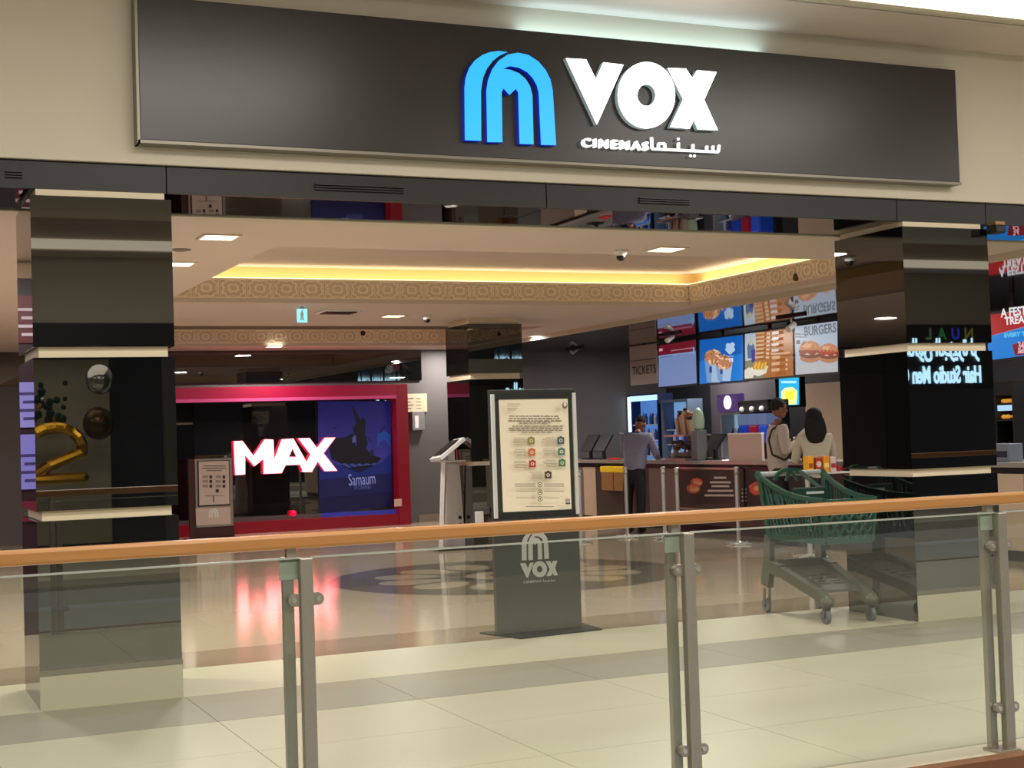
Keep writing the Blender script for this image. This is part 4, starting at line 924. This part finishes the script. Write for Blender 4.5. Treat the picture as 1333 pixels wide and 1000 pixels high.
for k in range(4): a = k*math.pi/2+.4; bar(n, (q.x, q.y, .04), (q.x+.22*math.cos(a), q.y+.22*math.sin(a), .015), .018, 8); ball(n, (q.x+.22*math.cos(a), q.y+.22*math.sin(a), .018), .018, 8, 6)
obj('foot', n, CHR, t)
dv = Vector((math.cos(-.42*1.0), -math.sin(.42), 0))
obj('top', box(NB(), (q.x-.12, q.y-.28, .98), (q.x+.42, q.y+.16, .998), .004), mat('pale_tray', (190, 190, 186), .4), t)
rows = [(1054, 596, 17, (236, 170, 40), 'yellow snack box nearest the man, on the pedestal table', 'yellow'), (1064, 598, 15, (176, 60, 44), 'red and brown round printed snack box between the yellow boxes', 'red'), (1074, 596, 15, (232, 150, 44), 'orange snack box behind the red printed one', 'orange'), (1083, 597, 14, (206, 190, 184), 'white and red striped snack box right of the orange one', 'white')]
for i, (x, y, h_, c_, l, nn) in enumerate(rows):
    p = PY(x, 610, q.y-.12+.0*i); X = p.x; zt = PY(x, y, q.y-.12).z
    t = thing('snack_box', l, 'box', (X, q.y-.1, .9985))
    obj('carton', box(NB(), (X-.04, q.y-.15, .9985), (X+.04, q.y-.05, zt+.02), .004), mat('snack_carton_'+nn, c_, .45), t)
    n = NB(); zc = (zt+1.0)/2
    if nn == 'red': bar(n, (X, q.y-.155, zc+.02), (X, q.y-.151, zc+.02), .035, 14)
    else: box(n, (X-.03, q.y-.155, zc-.03), (X+.03, q.y-.151, zc+.02))
    obj('front_print', n, ink({'yellow': (170, 90, 20), 'red': (230, 200, 190), 'orange': (240, 210, 130), 'white': (170, 40, 40)}[nn]), t)
p = PY(1091, 602, q.y-.1); n = NB(); bar(n, (p.x-.03, q.y-.14, 1.03), (p.x+.03, q.y-.1, 1.03), .03, 14); tag(obj('red_can', n, mat('crimson_can', (176, 26, 50), .35)), 'small crimson can lying at the right end of the pedestal table', 'can')

# ================================================================== PEOPLE
def skin(name, V, E_, m, parent, sub=2, extra=None):
    me = bpy.data.meshes.new('s'); me.from_pydata([Vector(v[:3]) for v in V], E_, []); o = bpy.data.objects.new('s', me); C.objects.link(o)
    sm = o.modifiers.new('s', 'SKIN'); sm.use_smooth_shade = True
    for i, v in enumerate(V):
        r = v[3] if len(v) == 5 else v[3]; r2 = v[4] if len(v) == 5 else v[3]
        me.skin_vertices[0].data[i].radius = (r, r2); me.skin_vertices[0].data[i].use_root = (i == 0)
    sb = o.modifiers.new('b', 'SUBSURF'); sb.levels = sub; sb.render_levels = sub
    bpy.context.view_layer.update()
    ev = bpy.data.meshes.new_from_object(o.evaluated_get(bpy.context.evaluated_depsgraph_get()))
    bpy.data.objects.remove(o)
    bm = NB(); bm.from_mesh(ev); bpy.data.meshes.remove(ev)
    if extra: extra(bm)
    return obj(name, bm, m, parent, smooth=True)
def person(label, loc, rz, h, lean, nod, aL, aR, shirt, trouser, skinc, hair, shoes, feet=((-.11, 0), (.11, .04)), long_hair=False, turn=0, width=1.0, crossed=None):
    t = thing('person', label, 'person', loc, rz, local=True); s = h/1.75
    def P(x, y, z): # lean forward (+Y) above pelvis
        if z > .95:
            d = z-.95; return (x*s, (y+math.sin(lean)*d)*s, (.95+math.cos(lean)*d)*s)
        return (x*s, y*s, z*s)
    w_ = width
    sh = 1.43; SL, SR = P(-.185*w_, 0, sh), P(.185*w_, 0, sh)
    def arm(S_, A): return [Vector(S_)]+[Vector(a)*s for a in A]
    AL, AR_ = arm(SL, aL), arm(SR, aR)
    nk = Vector(P(0, .0, 1.47)); n2 = nk+Vector((0, math.sin(lean+nod*.6), math.cos(lean+nod*.6)))*.10*s
    hd = n2+Vector((0, math.sin(lean+nod), math.cos(lean+nod)))*.10*s
    R3 = Matrix.Translation(hd) @ Matrix.Rotation(turn, 4, 'Z') @ Matrix.Rotation(-(lean+nod), 4, 'X')
    pel = P(0, 0, .95)
    V = [(*pel, .09*s, .07*s), (*P(0, 0, 1.12), .09*s, .075*s), (*P(0, 0, 1.32), .14*s, .10*s), (*nk, .055*s), (*n2, .05*s)]
    Ed = [(0, 1), (1, 2), (2, 3), (3, 4)]
    for A in (AL, AR_):
        i = len(V); V += [(*A[0], .05*s), (*A[1], .038*s), (*A[2], .026*s)]; Ed += [(2, i), (i, i+1), (i+1, i+2)]
    for sx, (fx, fy) in zip((-1, 1), feet):
        i = len(V); V += [(sx*.09*s, 0, .84*s, .065*s), ((fx+sx*.0)*s, (fy*.6+.02)*s, .48*s, .058*s), (fx*s, fy*s, .09*s, .038*s)]; Ed += [(0, i), (i, i+1), (i+1, i+2)]
    def extra(bm):
        def hb(c_, r): bmesh.ops.create_uvsphere(bm, u_segments=14, v_segments=10, radius=1, matrix=R3 @ Matrix.Translation(c_) @ Matrix.Diagonal((*[k*s for k in r], 1)))
        hb(Vector((0, 0, .02*s)), (.076, .094, .112)); hb(Vector((0, .035*s, -.055*s)), (.052, .058, .05))
        hb(Vector((0, .098*s, -.005*s)), (.013, .018, .026)); hb(Vector((-.077*s, -.005*s, 0)), (.01, .018, .03)); hb(Vector((.077*s, -.005*s, 0)), (.01, .018, .03))
        hb(Vector((0, .088*s, -.05*s)), (.024, .012, .009))
        for A in (AL, AR_):
            d = (A[2]-A[1]).normalized(); side = d.cross(Vector((0, 0, 1)) if abs(d.z) < .9 else Vector((1, 0, 0))).normalized(); nrm = side.cross(d)
            pc = A[2]+d*.05*s
            flatbar(bm, A[2]-d*.01, A[2]+d*.085*s, .075*s, .03*s, up=tuple(nrm))
            for k in range(4):
                b0 = A[2]+d*.08*s+side*(k-1.5)*.019*s; L = (.032, .038, .036, .028)[k]*s; b1 = b0+d*L-nrm*.008*s; b2 = b1+d*L*.7-nrm*.02*s
                bar(bm, b0, b1, .0085*s, 6); bar(bm, b1, b2, .008*s, 6, .006*s)
            b0 = A[2]+d*.03*s+side*.036*s; b1 = b0+(d*.7+side*.7)*.035*s; bar(bm, b0, b1, .010*s, 6); bar(bm, b1, b1+d*.03*s-nrm*.008*s, .009*s, 6, .007*s)
    obj_b = skin('body', V, Ed, skinc, t, 2, extra)
    # clothes
    V = [(*P(0, 0, .84), .18*w_*s, .145*s), (*P(0, 0, 1.10), .16*w_*s, .125*s), (*P(0, 0, 1.30), .185*w_*s, .135*s), (*P(0, 0, 1.44), .10*s, .085*s), (*P(0, .005, 1.49), .068*s, .066*s)]
    Ed = [(0, 1), (1, 2), (2, 3), (3, 4)]
    for A in (AL, AR_):
        i = len(V); e = A[1]+(A[2]-A[1])*.85
        V += [(*(A[0]), .078*s), (*A[1], .06*s), (*e, .045*s)]; Ed += [(2, i), (i, i+1), (i+1, i+2)]
    skin('shirt', V, Ed, shirt, t, 2)
    V = [(0, 0, .93*s, .16*w_*s, .12*s), (*P(0, 0, 1.06), .13*w_*s, .105*s)]; Ed = [(0, 1)]
    for sx, (fx, fy) in zip((-1, 1), feet):
        i = len(V); V += [(sx*.09*s, 0, .80*s, .10*s), (fx*s, (fy*.6+.02)*s, .48*s, .078*s), (fx*s, fy*s, .06*s, .066*s)]; Ed += [(0, i), (i, i+1), (i+1, i+2)]
    skin('trousers', V, Ed, trouser, t, 2)
    for sx, (fx, fy) in zip((-1, 1), feet):
        n = NB(); ball(n, (fx*s, (fy+.055)*s, .045*s), (.048*s, .135*s, .045*s), 14, 8); obj('shoe', n, shoes, t, smooth=True)
    hb = NB()
    if long_hair:
        ball(hb, (0, 0, 0), 1, 18, 14); bmesh.ops.transform(hb, matrix=R3 @ Matrix.Translation((0, -.018*s, .03*s)) @ Matrix.Diagonal((.112*s, .112*s, .122*s, 1)), verts=hb.verts)
        o = obj('hair', hb, hair, t, smooth=True)
        p0 = R3 @ Vector((0, -.03*s, .05*s))
        V = [(*p0, .125*s, .1*s)]; 
        for k in range(1, 5): V.append((p0.x+.004*k, p0.y-.022*k*s, p0.z-.095*k*s, (.1, .15, .165, .155, .10)[k]*s, (.085, .08, .07, .06, .04)[k]*s))
        skin('hair_length', V, [(i, i+1) for i in range(4)], hair, t, 2)
    else:
        ball(hb, (0, 0, 0), 1, 18, 14); bmesh.ops.transform(hb, matrix=R3 @ Matrix.Translation((0, -.012*s, .045*s)) @ Matrix.Diagonal((.084*s, .1*s, .1*s, 1)), verts=hb.verts)
        Ri = R3.inverted(); bmesh.ops.delete(hb, geom=[v for v in hb.verts if (lambda q: q.y > .045*s and q.z < .065*s or q.z < -.035*s or (q.y > -.0*s and q.z < .02*s))(Ri @ v.co)], context='VERTS')
        obj('hair', hb, hair, t, smooth=True)
    fc = NB()
    for sx in (-1, 1):
        q = R3 @ Vector((sx*.03*s, .088*s, .02*s)); ball(fc, q, .011*s, 8, 6)
        q = R3 @ Vector((sx*.03*s, .09*s, .045*s)); ball(fc, q, (.018*s, .006*s, .005*s), 8, 6)
    obj('eyes', fc, hair, t)
    if not long_hair and crossed:
        q = NB(); ball(q, R3 @ Vector((0, .093*s, -.036*s)), (.026*s, .009*s, .007*s), 10, 6); obj('moustache', q, hair, t)
    return t, P, s, AL, AR_, R3
HAIR = mat('black_hair', (14, 12, 14), .85, var=.4, scale=60, bump=.6); SK = mat('brown_skin', (134, 84, 62), .55, var=.06, scale=20)
BKT = mat('black_trousers', (16, 16, 24), .7, var=.2); SHO = mat('black_shoe', (14, 14, 16), .35)
g = PZ(838, 693)
person('man in a grey-blue shirt and black trousers leaning over the ticket counter', (g.x-.13, g.y, 0), math.atan2(-.80, .60), 1.80, .30, .55, [(-.26, .22, 1.18), (-.20, .46, 1.10)], [(.27, .20, 1.16), (.18, .46, 1.10)],
       mat('grey_blue_shirt', (132, 132, 158), .75, var=.08, scale=16), BKT, SK, HAIR, SHO, feet=((-.12, -.02), (.12, -.12)), width=1.12)
r = ray(1012, 600); X = 10.85; L1 = Vector((X, r.y/r.x*X, 0))
HD = mat('pale_grey_hoodie', (178, 166, 156), .8, var=.08, scale=16)
t, P, s, AL, AR_, R3 = person('man with a moustache in a pale grey hoodie with a dark shoulder strap, facing right', L1, -math.pi/2-.41+.15, 1.85, .04, .08, [(-.22, .14, 1.16), (-.10, .34, 1.34)], [(.24, .02, 1.13), (.14, .24, 1.30)], HD, BKT, SK, HAIR, SHO, crossed=True)
n = NB()
pts = [P(.13, -.12, 1.42), P(.14, .02, 1.515), P(.12, .13, 1.36), P(.17, .15, 1.15), P(.2, .02, 1.05), P(.17, -.13, 1.12), P(.13, -.16, 1.3), P(.13, -.12, 1.42)]
for a, b in zip(pts, pts[1:]): bar(n, a, b, .014, 6)
obj('shoulder_strap', n, BLKP, t)
n = NB(); hp = AR_[2]; prism(n, [hp+Vector(v) for v in ((-.10, .02, -.05), (-.10, .30, .10), (-.10, .34, .24), (-.10, .22, .22), (-.10, .04, .08))], (.02, 0, 0)); k = obj('folded_paper', n, mat('white_paper', (206, 204, 200), .7))
k.matrix_world = Matrix.LocRotScale(t.location, t.rotation_euler, None); tag(k, 'folded white paper held up by the man in the pale grey hoodie', 'paper')
r = ray(1062, 600); X = 10.88; L2 = Vector((X, r.y/r.x*X, 0))
person('woman with long black hair in an off white top, seen from behind', L2, -.45, 1.70, .03, .12, [(-.25, .10, 1.14), (-.14, .32, 1.14)], [(.25, .10, 1.14), (.14, .32, 1.12)],
       mat('off_white_knit', (186, 178, 160), .85, var=.08, scale=20), BKT, SK, HAIR, SHO, long_hair=True)

# ================================================================== SHOPPING CART
ct = thing('shopping_cart', 'dark green plastic shopping cart with a grey chassis beside the right pillar', 'shopping cart', (7.08, 9.86, 0), -.13, local=True)
def lat(name, p00, p10, p01, p11, n, rows_, w_=.018, t_=.01, rim=True, solid=None, m=GREEN):
    """diamond lattice on a bilinear patch, p00->p10 bottom, p01->p11 top"""
    p00, p10, p01, p11 = map(Vector, (p00, p10, p01, p11)); b = NB()
    def pt(u, v): return (p00*(1-u)+p10*u)*(1-v)+(p01*(1-u)+p11*u)*v
    nrm = tuple((p10-p00).cross(p01-p00).normalized())
    for i in range(-rows_, n):
        for d in (0, 1):
            prev = None
            for k in range(rows_+1):
                u = (i+k)/n if d == 0 else (i+rows_-k)/n
                v = k/rows_
                if 0 <= u <= 1.0001:
                    c_ = pt(u, v)
                    if prev is not None: flatbar(b, prev, c_, w_, t_, up=nrm)
                    prev = c_
                else: prev = None
    o = obj(name, b, m, ct)
    if rim:
        f = NB(); flatbar(f, pt(0, 0), pt(1, 0), .045, .02, up=nrm); flatbar(f, pt(0, .93), pt(1, .93), .06, .022, up=nrm); flatbar(f, pt(0, 0), pt(0, 1), .03, .022, up=nrm); flatbar(f, pt(1, 0), pt(1, 1), .03, .022, up=nrm)
        obj('rim', f, GREEN, ct)
    return pt
bl, br_, ftl, ftr = (-.20, -.50, .64), (.20, -.50, .64), (-.225, -.53, .96), (.225, -.53, .96)
rl_, rr_, rtl, rtr = (-.25, .36, .64), (.25, .36, .64), (-.30, .40, 1.00), (.30, .40, 1.00)
lat('front_lattice', bl, br_, ftl, ftr, 5, 3)
# long sides in slices so that the top edge sweeps up to the handle
zc = [.96, .965, .98, 1.01, 1.06, 1.13]
for sx in (-1, 1):
    N = 5; rimb = NB(); sid = NB(); prevp = None
    for i in range(N):
        u0, u1 = i/N, (i+1)/N
        def q(u, z, top): x = (.20+.05*u) if not top else (.225+.075*u); y = -.50+.86*u if not top else -.53+.93*u; return Vector((sx*x, y, z))
        b0, b1, t0, t1 = q(u0, .64, 0), q(u1, .64, 0), q(u0, zc[i], 1), q(u1, zc[i+1], 1)
        flatbar(rimb, t0, t1, .035, .03, up=(1, 0, 0)); flatbar(rimb, b0, b1, .05, .02, up=(1, 0, 0))
        for k in range(3):
            a = b0.lerp(b1, k/3); c_ = t0.lerp(t1, min(1, (k+1.4)/3)); flatbar(sid, a, c_, .014, .01, up=(1, 0, 0))
        if i < 3:
            for k in range(2): a = b0.lerp(b1, (k+1)/2); c_ = t0.lerp(t1, k/2); flatbar(sid, a, c_, .014, .01, up=(1, 0, 0))
    flatbar(rimb, q(1, .64, 0), q(1, 1.13, 1), .07, .03, up=(1, 0, 0)); flatbar(rimb, q(0, .64, 0), q(0, .96, 1), .035, .025, up=(1, 0, 0))
    obj('side_rim', rimb, GREEN, ct); obj('side_slats', sid, GREEN, ct)
lat('rear_gate', rl_, rr_, (-.29, .37, .98), (.29, .37, .98), 6, 3, rim=True)
b = NB()
for i in range(8): flatbar(b, (-.21-.0*i, -.48+i*.12, .64), (.21, -.48+i*.12, .64), .02, .012, up=(0, 0, 1))
for i in range(5): flatbar(b, (-.2+i*.1, -.5, .64), (-.2+i*.1, .36, .64), .02, .012, up=(0, 0, 1))
obj('basket_floor', b, GREEN, ct)
b = NB(); bar(b, (-.30, .45, 1.15), (.30, .45, 1.15), .022, 14); obj('handle', b, mat('pale_grey_grip', (176, 180, 176), .4), ct)
for sx in (-1, 1):
    b = NB(); flatbar(b, (sx*.30, .38, 1.10), (sx*.30, .46, 1.16), .05, .035, up=(1, 0, 0)); obj('handle_bracket', b, GREEN, ct)
b = NB()      # arched centre of the handle housing and child seat
pv = None
for k in range(11):
    a = math.pi*k/10; c_ = Vector((-.02-.14*math.cos(a), .41, 1.10+.085*math.sin(a)))
    if pv: flatbar(b, pv, c_, .03, .03, up=(0, 1, 0))
    pv = c_
flatbar(b, (-.02, .41, 1.18), (-.06, .41, 1.09), .02, .02, up=(0, 1, 0)); flatbar(b, (-.02, .41, 1.18), (.05, .41, 1.09), .02, .02, up=(0, 1, 0)); flatbar(b, (.06, .40, 1.17), (.2, .30, 1.02), .03, .02, up=(0, 1, 0))
obj('handle_housing', b, GREEN, ct)
obj('seat_flap', box(NB(), (-.14, .12, .93), (.16, .15, 1.04), .01), mat('deep_green_plastic', (22, 56, 46), .4), ct)
obj('seat_label', box(NB(), (-.03, .113, .985), (.13, .119, 1.005)), mat('silver_label', (190, 194, 190), .4), ct)
# chassis
b = NB()
prof = []
for sx in (-1, 1):
    path = [Vector((sx*.235, .40, .64)), Vector((sx*.24, .42, .40)), Vector((sx*.245, .46, .22))]
    b2 = NB(); flatbar(b2, path[0], path[1], .11, .045, up=(1, 0, 0)); flatbar(b2, path[1]+Vector((0, 0, .02)), path[2], .13, .05, up=(1, 0, 0))
    obj('rear_leg', b2, GREYP, ct)
    b2 = NB(); pts = [(sx*.24, .44, .40), (sx*.235, .2, .36), (sx*.21, -.1, .28), (sx*.195, -.34, .22), (sx*.195, -.48, .16)]
    for a, c_, wd in zip(pts, pts[1:], (.1, .08, .08, .09)): flatbar(b2, a, c_, .07, wd, up=(0, 0, 1))
    obj('side_arm', b2, GREYP, ct)
    b2 = NB(); ball(b2, (sx*.195, -.47, .17), (.05, .06, .05), 12, 8); obj('front_hub', b2, GREYP, ct, smooth=True)
    for y, r_, nm in ((-.47, .058, 'front_wheel'), (.45, .058, 'rear_wheel')):
        f = NB()
        for e in (-.024, .024): flatbar(f, (sx*(.195 if y < 0 else .245)+e, y+.01, .20), (sx*(.195 if y < 0 else .245)+e, y+.03, .055), .035, .008, up=(1, 0, 0))
        fo = obj('caster_fork', f, mat('grey_steel', (110, 108, 106), .4, .6), ct)
        wb = NB(); bar(wb, (sx*(.195 if y < 0 else .245)-.016, y+.03, r_), (sx*(.195 if y < 0 else .245)+.016, y+.03, r_), r_, 22); wo = obj(nm, wb, mat('grey_rubber', (96, 98, 100), .5), ct)
        hb_ = NB(); bar(hb_, (sx*(.195 if y < 0 else .245)-.019, y+.03, r_), (sx*(.195 if y < 0 else .245)+.019, y+.03, r_), .02, 12); ho = obj('wheel_hub', hb_, DARKM, wo)
# sloping lower tray with slots
def ty(v): return (.30-.66*v, .36-.13*v)
b = NB()
segs = [(0, .36), (.44, .50), (.56, .62), (.68, .72), (.78, 1.0)]
for a, c_ in segs:
    y0, z0 = ty(a); y1, z1 = ty(c_); 
    for zz, rv in ((0, 0),): prism(b, [Vector((-.20, y0, z0)), Vector((.20, y0, z0)), Vector((.18, y1, z1)), Vector((-.18, y1, z1))], (0, 0, .02))
for x0, x1 in ((-.20, -.11), (.12, .20), (-.01, .02)):
    y0, z0 = ty(.36); y1, z1 = ty(.78); prism(b, [Vector((x0, y0, z0)), Vector((x1, y0, z0)), Vector((x1*.92, y1, z1)), Vector((x0*.92, y1, z1))], (0, 0, .02))
obj('lower_tray', b, GREYP, ct)
b = NB(); flatbar(b, (-.2, .33, .40), (.2, .33, .40), .09, .03, up=(0, 1, 0)); obj('cross_bar', b, GREYP, ct)

# ================================================================== LEFT LOBBY LIGHT BOXES (mirrored in the left pillar)
t = thing('poster_display', 'tall dark display of glowing violet posters inside the lobby, mirrored in the left pillar', 'display', (.3, 12.9, 0))
obj('cabinet', box(NB(), (-.55, 12.9, 0), (.86, 13.2, 3.0)), mat('dark_plum_laminate', (44, 20, 34), .4), t)
for i, (z0, z1, c_) in enumerate(((.95, 1.12, (120, 26, 50)), (1.22, 1.68, (150, 140, 230)), (1.74, 2.12, (165, 155, 235)), (2.45, 2.85, (110, 22, 36)))):
    for x in (-.5, .0, .47): obj('lit_poster', box(NB(), (x, 12.88, z0), (x+.36, 12.899, z1)), screen(c_, .9), t)
    for x in (.06, .53):
        n = NB()
        for k in range(4): box(n, (x, 12.874, z0+.06+k*.07), (x+.12+.05*(k % 2), 12.8795, z0+.085+k*.07))
        if z1-z0 > .3: obj('poster_mark', n, ink((60, 50, 110)) if z0 < 2.3 else ink((220, 210, 230)), t)
        else: n.free()

# ================================================================== FACING SHOPS (seen only in reflections)
YO = -4.0
struct('wall_rear', box(NB(), (-14, YO-.2, 3.40), (24, YO, 4.6)), WALL)
struct('wall_rear', box(NB(), (-14, YO-3.2, -.1), (24, YO-3.0, 3.4)), DARKW)
struct('trim_9', box(NB(), (-14, YO-.15, 3.07), (24, YO+.02, 3.4)), BLKP)
cv2 = thing('cove_light', 'long white lit cove strip above the facing shops, seen in the black pillars', 'light', (5, -3.3, 4.40))
obj('diffuser', box(NB(), (-14, -3.299, 4.40), (24, -3.26, 4.54)), COVE, cv2)
for x0, x1 in ((-14, -1.2), (4.2, 9.5), (15.9, 17.6), (21, 24)): struct('wall_rear', box(NB(), (x0, YO-.2, 0), (x1, YO, 3.07)), mat('dark_olive_panel', (62, 60, 52), .6))
t = thing('hair_studio_sign', 'lit shop sign reading Hair Studio Men Care with Arabic above, mirrored in the right pillar', 'sign', (18.8, YO, 2.2))
obj('board', box(NB(), (17.6, YO-.06, 2.15), (21, YO-.01, 3.40)), mat('black_sign_board', (14, 16, 20), .3), t)
CY = screen((170, 215, 235), 9.0)
text('lettering', 'Hair Studio Men Care', (19.95, YO+.02, 2.28), .46, CY, t, R=RB, off=.012, ext=.01, width=2.25)
text('arabic_lettering', '\uFEAE\uFEDF \uFE93\uFEAE\uFEF4\uFEB0\uFEA0\uFEDF\uFE8D \uFEE5\uFEEE\uFEDF\uFE8E\uFEBB'[::1], (19.9, YO+.02, 2.80), .46, CY, t, R=RB, off=.012, ext=.01, width=1.9)
for i, (ch, c_) in enumerate((('L', (90, 110, 90)), ('A', (40, 120, 60)), ('U', (40, 60, 200)), ('N', (110, 110, 40)))): text('lettering', ch, (19.8-(3-i)*.34, YO+.02, 3.12), .3, screen(c_, 2.0), t, R=RB, off=.01)
# toy and balloon shop opposite the left pillar
sh = thing('toy_display_wall', 'pale shop wall behind foil balloons, mirrored in the left pillar', 'display', (3, -6.2, 0))
obj('back_panel', box(NB(), (1.6, -6.5, 0), (3.75, -6.4, 3.0)), mat('pale_olive_panel', (176, 168, 140), .6), sh)
area('shop_lamp', (2.8, -5.2, 3.0), 2, 1, 22, (1, .9, .75))
GOLD = mat('gold_foil', (214, 160, 40), .15, .9); SILV = mat('silver_foil', (200, 195, 185), .12, .9)
def balloon(x, z, r_, m, l, ring=False, y=-5.4):
    n = NB()
    if ring:
        pv = None
        for k in range(15): a = math.radians(-60+k*20); c_ = Vector((x+r_*math.cos(a), y, z+r_*.8*math.sin(a))); 
        pts = [Vector((x-r_*math.cos(math.radians(-30+k*18)), y, z+r_*.8*math.sin(math.radians(-30+k*18)))) for k in range(13)]+[Vector((x-r_*1.0, y, z-r_*.9)), Vector((x+r_*.9, y, z-r_*1.0))]
        pts = [Vector((x+r_*math.cos(math.radians(170-k*20)), y, z+r_*.8*math.sin(math.radians(170-k*20)))) for k in range(10)]+[Vector((x-.2*r_, y, z-.6*r_)), Vector((x-r_, y, z-1.1*r_)), Vector((x+r_, y, z-1.1*r_))]
        for a, b in zip(pts, pts[1:]): bar(n, a, b, .09, 10); ball(n, b, .09, 10, 8)
    else: ball(n, (x, y, z), (r_, r_*.8, r_*1.1), 16, 12)
    tag(obj('foil_balloon', n, m, smooth=not ring), l, 'balloon')
balloon(3.45, 2.62, .22, SILV, 'silver round foil balloon highest in the facing shop'); balloon(3.42, 1.93, .24, mat('bronze_foil', (90, 66, 40), .25, .8), 'large bronze foil balloon under the silver one')
balloon(2.75, 1.55, .42, GOLD, 'gold number two foil balloon in the facing shop', True); balloon(1.95, 1.75, .2, GOLD, 'small gold round foil balloon at the left of the facing shop')
rr = random.Random(9)
g_ = thing('tinsel_garland', 'dark green tinsel garland with silver and gold baubles in the facing shop', 'garland', (2.4, -5.8, 2.2))
n = NB()
for k in range(60): ball(n, (1.7+rr.random()*1.3, -5.9, 2.0+rr.random()*.6), rr.uniform(.04, .08), 6, 5)
o = obj('tinsel', n, mat('tinsel_green', (30, 54, 46), .3, .5), g_); o['kind'] = 'stuff'
for k in range(14): n = NB(); ball(n, (1.75+rr.random()*1.2, -5.8, 2.0+rr.random()*.55), .035, 8, 6); obj('bauble', n, SILV if k % 2 else GOLD, g_)
